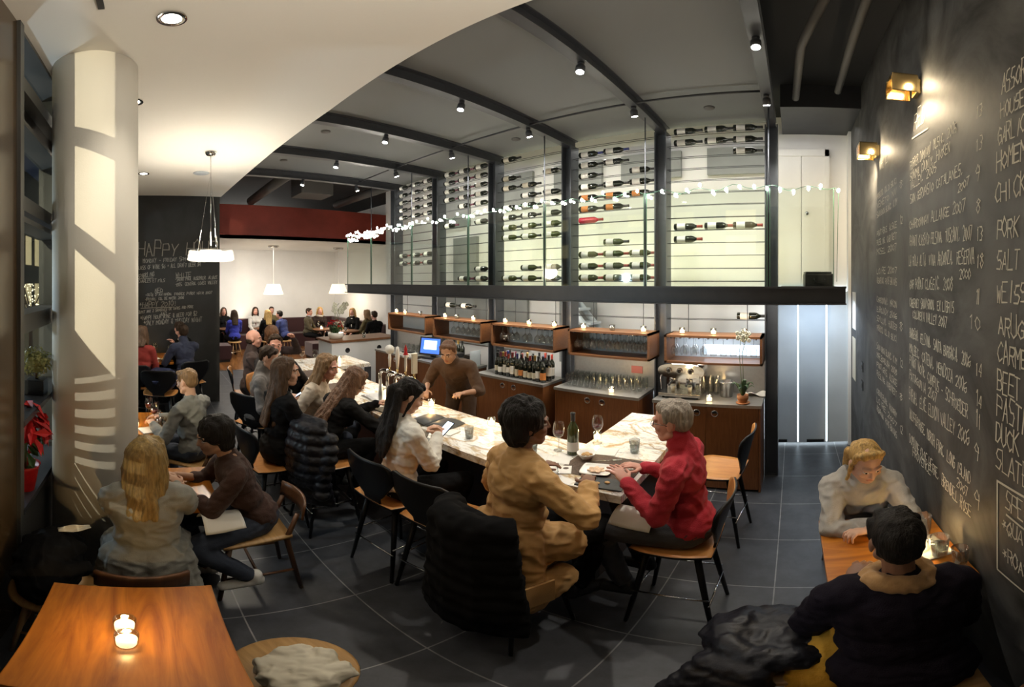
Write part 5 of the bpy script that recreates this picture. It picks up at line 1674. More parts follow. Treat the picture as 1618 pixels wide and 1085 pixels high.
M['eye_dark'] = mat('eye_dark', (0.02, 0.014, 0.01), 0.25)
M['eye_white'] = mat('eye_white', (0.62, 0.58, 0.54), 0.3)
CLOTH = {}


def cloth(name, color, rough=0.85, var=0.10, weave=220, sheen=0.15):
    if name not in CLOTH:
        CLOTH[name] = mat(name, color, rough, var=var, scale=6, bump=0.25, bscale=weave, sheen=sheen * 0.3 if max(color) > 0.03 else 0.0, spec=0.5 if max(color) > 0.03 else 0.15)
    return CLOTH[name]


def hair_mat(name, color):
    if name not in CLOTH:
        CLOTH[name] = mat('hair_' + name, color, 0.55, spec=0.15 if max(color) < 0.04 else 0.4, var=0.45, scale=10, bump=0.7, bscale=14, stretch=(9, 9, 1.1))
    return CLOTH[name]


HAIRC = dict(black=(0.012, 0.010, 0.009), dark=(0.030, 0.018, 0.011), brown=(0.075, 0.04, 0.02), auburn=(0.11, 0.05, 0.022), blonde=(0.42, 0.26, 0.085), ash=(0.24, 0.155, 0.05), grey=(0.26, 0.22, 0.18), sandy=(0.20, 0.115, 0.05))


def person(label, x, y, rz, hs=0.46, lean=8, side=0, twist=0, hyaw=0, hpitch=0, neck=8, hands=None, feet=None, tone='fair', hair='short', hc='brown', top=('grey_knit', (0.2, 0.2, 0.2)), trousers=('dark_jeans', (0.02, 0.022, 0.03)), female=False, s=1.0,
           sleeve=1.0, collar=None, coat=0.0, hood=False, fine=1, stand=False, py=0.0, shoes='black', fold=0.010, glasses=False, tie=False, shirt=None, group=None, puff=0.0, elbow=None, scarf=None, curl=0.55, bulk=1.0):
    t = thing('person', label, 'person', (x, y, 0), rz, group)
    inv = Matrix.Rotation(-rz, 3, 'Z')

    def loc(p):
        v = Vector(p) - Vector((x, y, 0))
        return inv @ v
    vx_b, vx_c, vx_h = {1: (0.0065, 0.008, 0.0075), 2: (0.009, 0.011, 0.010), 3: (0.013, 0.015, 0.013)}[fine]
    P = Vector((0, py, (hs + 0.09) if not stand else 0.93 * s))
    l = R(lean)
    up = Vector((math.sin(R(side)), math.sin(l), math.cos(l))).normalized()
    rt = Matrix.Rotation(R(twist), 3, up) @ Vector((1, 0, 0))
    rt = (rt - up * rt.dot(up)).normalized()
    fw = up.cross(rt)
    at = lambda a, b, c: P + rt * (a * s) + fw * (b * s) + up * (c * s)
    sw = 0.160 if female else 0.182
    N = at(0, -0.005, 0.49)
    nl = R(lean * 0.55 + neck)
    nd = Vector((math.sin(R(side)) * 0.5, math.sin(nl), math.cos(nl))).normalized()
    H = N + nd * 0.165 * s
    # head frame
    Mh = Matrix.Rotation(R(hyaw), 3, 'Z') @ Matrix.Rotation(R(hpitch), 3, 'X')
    hr, hf, hu = Mh @ Vector((1, 0, 0)), Mh @ Vector((0, 1, 0)), Mh @ Vector((0, 0, 1))
    HM = Matrix((hr, hf, hu)).transposed()
    hp = lambda a, b, c: H + HM @ (Vector((a, b, c)) * s)
    # torso frame matrix
    TM = Matrix((rt, fw, up)).transposed()

    def torso(mb, g, hips=True):
        w = bulk
        mb.ell(at(0, 0.0, 0.36), ((0.150 * w + g) * s, (0.098 * w + g) * s, (0.15 + g) * s), TM, 16, 10)
        mb.ell(at(0, 0.012, 0.20), ((0.132 * w + g) * s, (0.094 * w + g) * s, (0.14 + g) * s), TM, 16, 10)
        if female:
            for q in (-1, 1):
                mb.ell(at(q * 0.062, 0.075, 0.34), (0.055 + g * 0.8) * s, n=10)
        if hips:
            mb.ell(at(0, 0.0, 0.04), ((0.158 * w + g) * s, (0.115 * w + g) * s, (0.12 + g) * s), TM, 16, 10)
        mb.cap(at(-sw * 0.8, -0.012, 0.435), at(sw * 0.8, -0.012, 0.435), (0.058 + g) * s, (0.058 + g) * s)
        mb.cap(at(0, -0.02, 0.44), at(0, -0.015, 0.50), (0.075 + g * 0.6) * s, (0.055 + g * 0.5) * s)
    # limbs
    U, F_ = 0.275 * s, 0.245 * s
    arms = []
    hands = hands or {}
    for q, nm in ((-1, 'L'), (1, 'R')):
        S = at(q * sw, -0.012, 0.43)
        if nm in hands:
            T_ = loc(hands[nm])
        else:
            T_ = P + Vector((q * 0.11, 0.34, 0.06)) * s if not stand else at(q * 0.2, 0.18, 0.02)
        pole = Vector((q * 0.55, -0.35, -0.8)) if not elbow or nm not in elbow else Vector(elbow[nm])
        E_, W_ = ik(S, T_, U, F_, pole)
        arms.append((q, nm, S, E_, W_))
    TL, SL = 0.43 * s, 0.43 * s
    legs = []
    feet = feet or {}
    for q, nm in ((-1, 'L'), (1, 'R')):
        hip = P + Vector((q * 0.085, 0.02, -0.01)) * s
        if nm in feet:
            A = loc(feet[nm])
        elif stand:
            A = Vector((q * 0.11, 0.02, 0.08))
        elif hs > 0.55:
            A = Vector((q * 0.13, 0.30, 0.30))
        else:
            A = Vector((q * 0.13, 0.36, 0.085))
        K, A = ik(hip, A, TL, SL, (q * 0.15, 1.0, 0.65))
        legs.append((q, hip, K, A))

    # ---- body: one continuous skin
    mb = MB()
    torso(mb, -0.004)
    for q, nm, S, E_, W_ in arms:
        mb.cap(S, E_, 0.045 * s, 0.036 * s)
        mb.cap(E_, W_, 0.037 * s, 0.025 * s)
    for q, hip, K, A in legs:
        mb.cap(hip, K, 0.078 * s, 0.052 * s)
        mb.cap(K, A, 0.052 * s, 0.035 * s)
        mb.cap(A + Vector((0, -0.03, -0.035)) * s, A + Vector((q * 0.02, 0.15, -0.055)) * s, 0.034 * s, 0.026 * s)
    mb.cap(at(0, -0.015, 0.46), hp(0, -0.02, -0.04), 0.052 * s, 0.050 * s)
    # head
    mb.ell(hp(0, -0.012, 0.032), (0.075 * s, 0.094 * s, 0.088 * s), HM, 18, 14)
    mb.ell(hp(0, 0.020, -0.020), (0.063 * s, 0.070 * s, 0.088 * s), HM, 18, 14)
    mb.ell(hp(0, 0.048, -0.078), (0.036 * s, 0.036 * s, 0.030 * s), HM, 12, 8)
    for q in (-1, 1):
        mb.cap(hp(q * 0.05, 0.0, -0.055), hp(q * 0.02, 0.05, -0.082), 0.022 * s, 0.022 * s)
        mb.ell(hp(q * 0.042, 0.058, -0.022), (0.022 * s, 0.022 * s, 0.020 * s), HM, 10, 8)
        mb.ell(hp(q * 0.078, -0.012, -0.004), (0.008 * s, 0.018 * s, 0.029 * s), HM, 10, 8)
        mb.cap(hp(q * 0.014, 0.086, 0.026), hp(q * 0.046, 0.072, 0.026), 0.011 * s, 0.009 * s)
        mb.ell(hp(q * 0.031, 0.074, 0.004), (0.013 * s, 0.010 * s, 0.009 * s), HM, 10, 8)
    mb.cap(hp(0, 0.088, 0.014), hp(0, 0.100, -0.021), 0.008 * s, 0.0115 * s)
    for q in (-1, 1):
        mb.ell(hp(q * 0.010, 0.090, -0.025), 0.0085 * s, n=8)
    mb.cap(hp(-0.016, 0.083, -0.047), hp(0.016, 0.083, -0.047), 0.0075 * s, 0.0075 * s, 8)
    mb.cap(hp(-0.012, 0.081, -0.057), hp(0.012, 0.081, -0.057), 0.0085 * s, 0.0085 * s, 8)
    # hands with fingers
    for q, nm, S, E_, W_ in arms:
        d = (W_ - E_).normalized()
        n_ = Vector((0, 0, -1)) if not (stand and nm not in hands) else Vector((-q, 0, 0))
        n_ = (n_ - d * n_.dot(d))
        if n_.length < 0.1:
            n_ = Vector((0, 1, 0))
        n_ = n_.normalized()
        lt = d.cross(n_).normalized()
        if lt.dot(Vector((-q, 0, 0))) < 0:
            lt = -lt
        d = (d + Vector((0, 0, 0.0))).normalized()
        k = s * (0.92 if female else 1.0)
        bm_ = Matrix((lt, d, n_)).transposed()
        mb.ell(W_ + d * 0.048 * k, (0.038 * k, 0.052 * k, 0.016 * k), bm_, 12, 8)
        lens = (0.066, 0.076, 0.072, 0.056)
        for i in range(4):
            b0 = W_ + d * (0.086 - 0.004 * abs(i - 1.3)) * k + lt * (0.031 - 0.0205 * i) * k
            c1, c2 = curl * (0.8 + 0.12 * i), curl * (2.0 + 0.15 * i)
            sp = lt * (0.10 - 0.07 * i)
            d1 = (d * math.cos(c1) + n_ * math.sin(c1) + sp).normalized()
            d2_ = (d * math.cos(c2) + n_ * math.sin(c2) + sp * 0.6).normalized()
            m1 = b0 + d1 * lens[i] * 0.55 * k
            mb.cap(b0, m1, 0.0092 * k, 0.0082 * k, 8)
            mb.cap(m1, m1 + d2_ * lens[i] * 0.5 * k, 0.0082 * k, 0.0070 * k, 8)
        b0 = W_ + d * 0.030 * k + lt * 0.030 * k
        m1 = b0 + (d * 0.65 + lt * 0.75 + n_ * 0.25).normalized() * 0.042 * k
        mb.cap(b0, m1, 0.0125 * k, 0.0105 * k, 8)
        mb.cap(m1, m1 + (d * 0.95 + lt * 0.2 + n_ * 0.35).normalized() * 0.034 * k, 0.0105 * k, 0.0085 * k, 8)
    me = fused(mb, vx_b * (0.72 if fine == 1 else 1), 2 if fine == 1 else 1)
    body = link('body', me, skin_mats(tone), t)
    co = np.empty(len(me.vertices) * 3, np.float32)
    me.vertices.foreach_get('co', co)
    co = (co.reshape(-1, 3) - np.array(H)) @ np.array(HM) / s
    pc = np.empty(len(me.polygons) * 3, np.float32)
    me.polygons.foreach_get('center', pc)
    pc = (pc.reshape(-1, 3) - np.array(H)) @ np.array(HM) / s
    ax, cz = np.abs(pc[:, 0]), pc[:, 2]
    near = (pc[:, 1] > 0.045) & (ax < 0.07) & (cz > -0.09) & (cz < 0.06)
    mi = np.zeros(len(pc), np.int32)
    if hc not in ('grey', 'blonde'):
        mi[near & (ax > 0.013) & (ax < 0.050) & (np.abs(cz - 0.029 + (ax - 0.03) ** 2 * 6) < 0.0045)] = 2
    mi[near & (((ax - 0.031) / 0.0135) ** 2 + ((cz - 0.004) / 0.0062) ** 2 < 1)] = 3
    mi[near & (((ax - 0.031) / 0.006) ** 2 + ((cz - 0.004) / 0.006) ** 2 < 1)] = 2
    mi[near & ((pc[:, 0] / 0.024) ** 2 + ((cz + 0.051) / 0.011) ** 2 < 1)] = 1
    me.polygons.foreach_set('material_index', mi)
    # ---- clothing
    g = 0.014 + puff
    mb = MB()
    torso(mb, g)
    for q, nm, S, E_, W_ in arms:
        a0, a1, a2 = 0.049 + g * 0.9, 0.042 + g * 0.85, 0.031 + g * 0.7
        if sleeve > 0.5:
            mb.cap(S, E_, a0 * s, a1 * s)
            W2 = E_.lerp(W_, min(1.0, (sleeve - 0.5) * 2) * 0.98)
            mb.cap(E_, W2, a1 * s, (a1 + (a2 - a1) * min(1, (sleeve - 0.5) * 2)) * s)
        else:
            mb.cap(S, S.lerp(E_, sleeve * 2), a0 * s, a1 * s)
    if collar:
        mb.cap(at(0, -0.015, 0.47), hp(0, -0.022, -0.085 + 0.02 * (collar > 1)), (0.068 + 0.012 * collar) * s, (0.062 + 0.006 * collar) * s)
    if coat:
        for q in (-1, 1):
            mb.cap(at(q * 0.07, -0.03, 0.05), at(q * 0.10, -0.06, 0.05) + Vector((q * 0.02, -0.03, -coat)), 0.13 * s, 0.11 * s)
            mb.cap(at(q * 0.07, 0.02, 0.03), P + Vector((q * 0.14, 0.22, -0.02)), 0.13 * s, 0.105 * s)
    if coat > 0.1:
        for q in (-1, 1):
            mb.cap(at(q * 0.13, -0.01, 0.05), Vector((q * 0.20, -0.04 + py, hs - coat)), 0.095 * s, 0.085 * s)
            mb.cap(at(q * 0.05, -0.06, 0.05), Vector((q * 0.08, -0.17 + py, hs - coat)), 0.11 * s, 0.085 * s)
            mb.cap(Vector((q * 0.20, -0.04 + py, hs - coat)), Vector((q * 0.19, 0.16, hs - coat * 0.6)), 0.085 * s, 0.075 * s)
    if hood:
        mb.tube([N + (rt * (0.098 * math.cos(a)) + fw * (0.085 * math.sin(a) - 0.01) + up * (0.0 - 0.025 * math.sin(a))) * s for a in [k * PI / 10 for k in range(21)]], 0.034 * s, 10)
        mb.cap(at(-0.085, -0.055, 0.47), at(0.085, -0.055, 0.47), 0.058 * s, 0.058 * s)
        mb.cap(at(-0.085, -0.055, 0.47), at(-0.06, 0.06, 0.45), 0.048 * s, 0.030 * s)
        mb.cap(at(0.085, -0.055, 0.47), at(0.06, 0.06, 0.45), 0.048 * s, 0.030 * s)
        mb.ell(at(0, -0.085, 0.43), (0.12 * s, 0.055 * s, 0.09 * s), TM)
    sd = x * 2.3 + y
    me = fused(mb, vx_c, 3, fold * s, 7.5, (1, 1, 1.5), sd)
    tp = link('top', me, cloth(*top), t)
    if hood:
        tp.name = 'hooded_sweatshirt'
    elif coat:
        tp.name = 'long_jacket'
    if shirt:
        mb = MB()
        mb.grid(lambda u, v: at(0.055 * (2 * u - 1) * (0.25 + 0.75 * v), 0.118 - 0.045 * v - 0.02 * (2 * u - 1) ** 2, 0.22 + 0.26 * v), 8, 8, 0.012)
        mb.build('shirt_front', cloth('shirt_' + str(shirt[0])[:4], shirt), t)
        mb = MB()
        mb.tube([hp(0.055 * math.cos(a), 0.005 + 0.055 * math.sin(a), -0.105) for a in [k * PI / 8 for k in range(17)]], 0.012 * s, 8)
        mb.build('shirt_collar', cloth('shirt_' + str(shirt[0])[:4], shirt), t)
    if tie:
        MB().grid(lambda u, v: at(0.026 * (2 * u - 1) * (0.55 + 0.45 * (1 - v)), 0.134 - 0.045 * v, 0.20 + 0.27 * v), 4, 8, 0.006).build('tie', cloth('striped_tie', (0.45, 0.42, 0.32), 0.6, 0.6, 40), t)
    mb = MB()
    g2 = 0.012
    mb.ell(at(0, 0.0, 0.02), ((0.158 * bulk + g2) * s, (0.115 * bulk + g2) * s, (0.11 + g2) * s), TM, 16, 10)
    for q, hip, K, A in legs:
        mb.cap(hip, K, (0.078 + g2) * s, (0.056 + g2) * s)
        mb.cap(K, A + (K - A) * 0.10, (0.056 + g2) * s, (0.040 + g2 * 1.2) * s)
    link('trousers', fused(mb, vx_c * 1.15, 3, 0.007 * s, 8, (1, 1, 1.4), sd + 5), cloth(*trousers), t)
    for q, hip, K, A in legs:
        mb = MB()
        mb.cap(A + Vector((0, -0.035, -0.035)) * s, A + Vector((q * 0.02, 0.155, -0.052)) * s, 0.042 * s, 0.034 * s)
        mb.cap(A + Vector((0, -0.02, 0.01)) * s, A + Vector((0, -0.02, -0.03)) * s, 0.044 * s, 0.046 * s)
        link('shoe', fused(mb, vx_c, 2), M['porcelain'] if shoes == 'white' else M['black'], t)
    # ---- hair
    if coat > 0.15:
        pk = MB()
        pk.T = Matrix.Translation((0.298, -0.03, hs - 0.09))
        pk.box(-0.006, 0.006, -0.075, 0.075, -0.075, 0.075, 0.005)
        pk.build('patch_pocket', cloth(*top), tp) if top[0] == 'tan_jacket' else pk.bm.free()
    if hair != 'bald':
        mb = MB()
        hm = hair_mat(hc, HAIRC[hc])
        rx = {'bushy': 1.20}.get(hair, 1.0)
        if hair in ('short', 'ponytail'):
            mb.ell(hp(0, -0.024, 0.046), (0.0795 * s, 0.092 * s, 0.084 * s), HM, 18, 12)
            mb.ell(hp(0, -0.052, 0.012), (0.073 * s, 0.058 * s, 0.068 * s), HM, 16, 10)
        else:
            mb.ell(hp(0, -0.024, 0.046), (0.084 * s * rx, 0.094 * s * rx, 0.086 * s * rx), HM, 18, 12)
            mb.ell(hp(0, -0.045, 0.005), (0.080 * s * rx, 0.065 * s * rx, 0.085 * s * rx), HM, 16, 10)
        mb.cap(hp(-0.040, 0.040, 0.094), hp(0.040, 0.040, 0.094), 0.024 * s, 0.024 * s)
        for q in (-1, 1):
            mb.cap(hp(q * 0.070, 0.020, 0.075), hp(q * 0.079, 0.010, 0.018), 0.016 * s, 0.009 * s)
        if hair == 'bushy':
            mb.ell(hp(0, -0.05, -0.03), (0.095 * s, 0.07 * s, 0.08 * s), HM, 16, 10)
        if hair in ('long', 'longer', 'bob'):
            L = {'bob': 0.17, 'long': 0.30, 'longer': 0.42}[hair]
            for k in range(-4, 5):
                a = k * 0.42
                p0 = hp(0.068 * math.sin(a), -0.018 - 0.07 * math.cos(a), 0.05)
                p1 = hp(0.088 * math.sin(a), -0.018 - 0.075 * math.cos(a), -0.07)
                drop = N + (p1 - H) * 1.1 + Vector((0, -0.03 if abs(k) < 3 else 0.02, 0)) - up * (L - 0.26) * s
                mb.cap(p0, p1, 0.028 * s, 0.030 * s, 8)
                mb.cap(p1, drop, 0.030 * s, (0.018 if L < 0.4 else 0.024) * s, 8)
            for q in (-1, 1):
                mb.cap(hp(q * 0.05, 0.045, 0.085), hp(q * 0.083, 0.02, -0.02), 0.022 * s, 0.020 * s, 8)
        if hair == 'ponytail':
            mb.cap(hp(0, -0.10, 0.035), hp(0, -0.135, 0.0), 0.028 * s, 0.032 * s)
            mb.cap(hp(0, -0.135, 0.0), at(0.01, -0.14, 0.32), 0.034 * s, 0.026 * s)
            mb.cap(at(0.01, -0.14, 0.32), at(0.02, -0.145, 0.18), 0.026 * s, 0.010 * s)
            for q in (-0.06, -0.03, 0.03, 0.06):
                mb.cap(hp(q * 0.8, -0.10, 0.0), at(q * 1.1, -0.13, 0.36), 0.030 * s, 0.028 * s)
                mb.cap(at(q * 1.1, -0.13, 0.36), at(q * 0.8, -0.14, 0.24), 0.028 * s, 0.010 * s)
            for q in (-1, 1):
                mb.cap(hp(q * 0.075, 0.0, 0.0), hp(q * 0.08, -0.01, -0.13), 0.014 * s, 0.008 * s)
        if hair == 'bun':
            mb.ell(hp(0, -0.115, 0.05), 0.045 * s)
        hr_o = link('hair', fused(mb, vx_h, 2, (0.009 if hair != 'bushy' else 0.014) * s, 16, (1, 1, 0.35), sd), hm, t)
    elif True:
        mb = MB()
        for k in range(-4, 5):
            a = k * 0.36
            mb.cap(hp(0.072 * math.sin(a), -0.012 - 0.088 * math.cos(a), 0.0), hp(0.070 * math.sin(a), -0.012 - 0.085 * math.cos(a), -0.045), 0.012 * s, 0.010 * s, 8)
        link('hair_fringe', fused(mb, vx_h, 2), hair_mat(hc, HAIRC[hc]), t)
    if glasses:
        mb = MB()
        for q in (-1, 1):
            mb.tube([hp(q * 0.031 + 0.020 * math.cos(a), 0.094, 0.004 + 0.015 * math.sin(a)) for a in [k * PI / 7 for k in range(15)]], 0.0016, 5)
            mb.tube([hp(q * 0.052, 0.090, 0.008), hp(q * 0.080, 0.02, 0.008), hp(q * 0.082, -0.01, -0.002)], 0.0018, 5)
        mb.tube([hp(-0.011, 0.096, 0.006), hp(0.011, 0.096, 0.006)], 0.0016, 5)
        mb.build('glasses', 'plastic', t)
    if scarf:
        mb = MB()
        mb.tube([N + Matrix.Rotation(0, 3, 'Z') @ (rt * (0.085 * math.cos(a)) + fw * (0.075 * math.sin(a) + 0.0) + up * (0.015 + 0.01 * math.sin(2 * a))) * s for a in [k * PI / 10 for k in range(21)]], 0.036 * s, 10)
        link('scarf', fused(mb, vx_c, 2, 0.008, 14), cloth('scarf_' + str(scarf[0])[:4], scarf, 0.95, 0.3, 60, 0.4), t)
    return t


BLACKW = ('black_wool', (0.005, 0.005, 0.0055))
NAVY = ('navy_wool', (0.012, 0.016, 0.036))
JEANS = ('dark_jeans', (0.022, 0.030, 0.050))
CHAR = ('charcoal_twill', (0.030, 0.030, 0.034))

person('man in a red sweater and glasses eating at the right end of the bar', -0.52, 1.99, PI / 2, 0.63, lean=7, neck=14, hpitch=-6, py=-0.02, hands={'L': (-0.80, 1.87, 1.02), 'R': (-0.82, 2.16, 0.98)}, hair='short', hc='grey', tone='pink', top=('red_knit', (0.36, 0.012, 0.026), 0.85, 0.08, 160), trousers=CHAR, collar=1, glasses=True, fold=0.012, feet={'L': (-0.80, 1.84, 0.30), 'R': (-0.80, 2.10, 0.30)}, elbow={'L': (-0.3, -0.35, -0.9)}, curl=0.35)
napkin('white cloth napkin on the lap of the man in red', -0.76, 1.90, 0.825, 0.20, 0.22, 1.5, 61, 0.02, 'cloth_napkin', drape=0.07)
person('woman with short dark hair in a long tan jacket seen from behind', -1.22, 1.47, -0.35, 0.63, lean=9, neck=6, hyaw=-18, female=True, hands={'L': (-1.34, 1.86, 0.99), 'R': (-0.96, 1.76, 1.02)}, hair='bushy', hc='black', tone='brown', top=('tan_jacket', (0.43, 0.245, 0.085), 0.75, 0.10, 260), trousers=BLACKW, coat=0.20, fold=0.015, bulk=1.12, puff=0.006, elbow={'R': (0.9, -0.2, -0.6)}, s=1.04)
person('woman in a white blouse with a dark ponytail looking at a phone', -2.13, 1.47, -0.12, 0.63, lean=7, neck=14, hyaw=-12, hpitch=-28, female=True, hands={'L': (-2.20, 1.76, 1.03), 'R': (-2.08, 1.77, 1.02)}, hair='ponytail', hc='black', tone='fair', top=('white_blouse', (0.66, 0.63, 0.56), 0.6, 0.06, 200), trousers=BLACKW, fold=0.014, s=0.97, puff=0.004)
t = thing('phone', 'glowing phone held by the woman in the white blouse', 'phone', (-2.12, 1.875, 1.045), 0.0)
t.rotation_euler = (R(38), 0, -0.1)
MB().box(-0.036, 0.036, -0.07, 0.07, -0.008, 0.0, 0.003).build('case', 'plastic', t)
MB().box(-0.032, 0.032, -0.063, 0.063, 0.0, 0.001).build('screen', 'phone_glow', t)
person('woman in black with long brown hair bent over the bar beside the taps', -2.97, 1.28, 0.10, 0.63, lean=36, neck=18, hpitch=-30, hyaw=-10, female=True, hands={'L': (-3.08, 1.92, 0.99), 'R': (-2.85, 1.93, 0.99)}, hair='longer', hc='auburn', top=BLACKW, trousers=BLACKW, fold=0.012)
person('woman in a pale top with long light brown hair turned towards the room', -3.52, 1.40, -0.75, 0.62, lean=20, neck=16, hyaw=-10, hpitch=-10, female=True, hands={'L': (-3.20, 1.62, 0.86), 'R': (-3.16, 1.42, 0.82)}, hair='long', hc='sandy', tone='pink', top=('beige_blouse', (0.50, 0.42, 0.33)), trousers=JEANS)
person('woman in black with long dark brown hair seen from behind before the pale top', -3.02, 0.98, 0.15, 0.63, lean=6, neck=10, hyaw=-30, female=True, hair='longer', hc='brown', top=BLACKW, trousers=BLACKW, s=1.02)
dup(BC, (-3.02, 0.95, 0), 0.15, 'bar chair under the long-haired woman in black seen from behind', 'black shell bar chairs')
person('man in a chunky grey knit sweater lit by the phone in his hands', -3.98, 1.07, -0.35, 0.60, lean=10, neck=16, hpitch=-22, hyaw=-10, hands={'L': (-3.78, 1.36, 0.96), 'R': (-3.70, 1.28, 0.96)}, hair='short', hc='dark', top=('grey_cable_knit', (0.12, 0.11, 0.105), 0.95, 0.35, 70), trousers=BLACKW, collar=1, fine=2)
t = thing('phone', 'bright phone held by the man in the grey knit sweater', 'phone', (-3.68, 1.42, 0.995))
t.rotation_euler = (R(35), 0, -0.5)
MB().box(-0.04, 0.04, -0.075, 0.075, -0.008, 0.0, 0.003).build('case', 'plastic', t)
MB().box(-0.036, 0.036, -0.068, 0.068, 0.0, 0.001).build('screen', 'phone_glow', t)
person('man in a dark suit with a pale striped tie facing the room', -4.62, 1.48, -1.75, 0.62, lean=5, neck=8, hpitch=-8, hands={'L': (-4.25, 1.62, 1.12), 'R': (-4.25, 1.35, 1.20)}, hair='short', hc='dark', tone='pink', top=('black_suit', (0.016, 0.014, 0.014)), trousers=BLACKW, shirt=(0.62, 0.60, 0.55), tie=True, fine=2)
person('balding man in a dark jacket behind the grey knit sweater', -5.10, 1.30, -0.2, 0.62, lean=4, hyaw=-10, hair='bald', hc='dark', tone='pink', top=('brown_jacket', (0.035, 0.018, 0.014)), trousers=BLACKW, collar=1, fine=2)
dup(BC, (-5.10, 1.30, 0), -0.2, 'bar chair under the balding man', 'black shell bar chairs')
person('person with curly reddish hair and a raised hand at the far bar end', -5.42, 1.66, -1.2, 0.62, lean=6, hyaw=-10, hands={'L': (-5.16, 1.92, 1.34), 'R': (-5.1, 1.6, 1.0)}, hair='bushy', hc='auburn', tone='pink', top=('dark_knit', (0.03, 0.02, 0.02)), trousers=BLACKW, female=True, fine=2)
dup(BC, (-5.42, 1.62, 0), -1.2, 'bar chair under the person with a raised hand', 'black shell bar chairs')
person('bartender in brown bending down behind the bar by the walnut cabinets', -3.22, 3.10, 3.6, lean=40, neck=18, hpitch=-25, stand=True, s=0.97, hands={'L': (-2.80, 2.72, 1.02), 'R': (-3.25, 2.62, 0.98)}, hair='short', hc='auburn', tone='tan', collar=1, puff=0.010, top=('brown_shirt', (0.065, 0.032, 0.014)), trousers=('brown_trousers', (0.05, 0.025, 0.012)), sleeve=0.6, fine=2)
person('woman with fair hair in a grey hooded sweatshirt leaning on the orange table', 0.36, 2.33, PI, 0.47, lean=31, neck=10, hpitch=-22, hyaw=14, py=-0.03, female=True, hands={'R': (0.42, 1.90, 0.80), 'L': (0.34, 1.86, 0.80)}, hair='ponytail', hc='blonde', tone='fair', top=('grey_sweatshirt', (0.36, 0.34, 0.31), 0.95, 0.15, 200), trousers=('blue_jeans', (0.05, 0.09, 0.18)), hood=True, fold=0.014, bulk=1.1, sleeve=0.9, elbow={'R': (0.9, 0.1, -0.3), 'L': (-0.9, 0.1, -0.3)}, puff=0.006, curl=0.7)
person('dark-haired person in black with a tan collar, nearest to us at lower right', 0.31, 1.12, 0.0, 0.43, lean=9, neck=4, hands={'L': (0.20, 1.46, 0.80), 'R': (0.46, 1.46, 0.80)}, hair='short', hc='black', tone='brown', top=('black_purple_top', (0.006, 0.004, 0.009)), trousers=BLACKW, sleeve=0.5, bulk=1.25, puff=0.012, elbow={'L': (-0.55, -0.3, -0.7), 'R': (0.25, -0.3, -0.9)}, scarf=(0.34, 0.19, 0.075), s=1.03)
dup(s2, (0.33, 1.06, 0), 0.0, 'dark chair under the black clothed person nearest to us', 'brown wooden chairs')
dup(s2, (0.38, 2.38, 0), PI, 'chair under the woman in the grey hooded sweatshirt', 'brown wooden chairs')
person('blonde woman in a long grey sweater seen from behind by the pillar', -1.92, 0.0, PI / 2, 0.46, lean=3, neck=4, hyaw=-25, female=True, hands={'R': (-2.38, 0.16, 0.80), 'L': (-2.28, 0.03, 0.80)}, feet={'L': (-2.12, 0.0, 0.09), 'R': (-2.16, 0.14, 0.09)}, hair='long', hc='ash', tone='fair', top=('grey_long_sweater', (0.22, 0.215, 0.19), 0.9, 0.12, 200), trousers=JEANS, coat=0.22, fold=0.015, bulk=1.05, puff=0.01)
person('man in a dark brown sweater leaning over the table with crossed legs', -2.36, 0.66, PI - 0.05, 0.46, lean=24, neck=14, hpitch=-10, hyaw=12, hands={'L': (-2.36, 0.20, 0.82), 'R': (-2.52, 0.18, 0.82)}, feet={'L': (-2.12, 0.55, 0.20), 'R': (-2.42, 0.36, 0.09)}, hair='bushy', hc='black', tone='tan', top=('brown_sweater', (0.045, 0.020, 0.014), 0.95, 0.2, 140), trousers=JEANS, shoes='white', sleeve=0.68, fold=0.012)
napkin('white cloth napkin over the knee of the man in the brown sweater', -2.20, 0.40, 0.68, 0.22, 0.22, 0.1, 71, 0.02, 'cloth_napkin', drape=0.07)
person('man with short brown hair in a grey crew neck sweater seen from behind', -3.55, 0.42, 2.35, 0.46, lean=7, neck=10, hpitch=-12, hands={'L': (-3.62, 0.06, 0.79), 'R': (-3.86, 0.14, 0.79)}, hair='short', hc='sandy', tone='fair', top=('grey_sweater', (0.17, 0.17, 0.155), 0.9, 0.1, 200), trousers=JEANS, fold=0.012)
person('man in a navy suit leaning on the high table by the chalkboard', -5.95, 0.58, 1.95, 0.62, lean=12, neck=10, hands={'L': (-6.25, 0.30, 0.96), 'R': (-6.3, 0.44, 1.14)}, hair='short', hc='dark', tone='pink', top=('navy_suit', (0.016, 0.022, 0.05)), trousers=NAVY, collar=1, shirt=(0.62, 0.60, 0.55), fine=2)
dup(BC, (-5.93, 0.60, 0), 1.95, 'bar chair under the man in the navy suit', 'black shell bar chairs')
person('dark-haired person facing the man in navy across the high table', -6.40, 0.62, 2.6, 0.62, lean=10, hyaw=-50, hair='short', hc='dark', tone='pink', top=BLACKW, trousers=BLACKW, fine=3)
person('person in a red top half hidden behind the pillar', -5.72, -0.10, 1.3, 0.62, lean=8, hair='bob', hc='brown', tone='pink', top=('red_top', (0.22, 0.02, 0.015)), trousers=BLACKW, female=True, fine=3)
dup(BC, (-5.70, -0.10, 0), 1.3, 'bar chair under the person in the red top', 'black shell bar chairs')

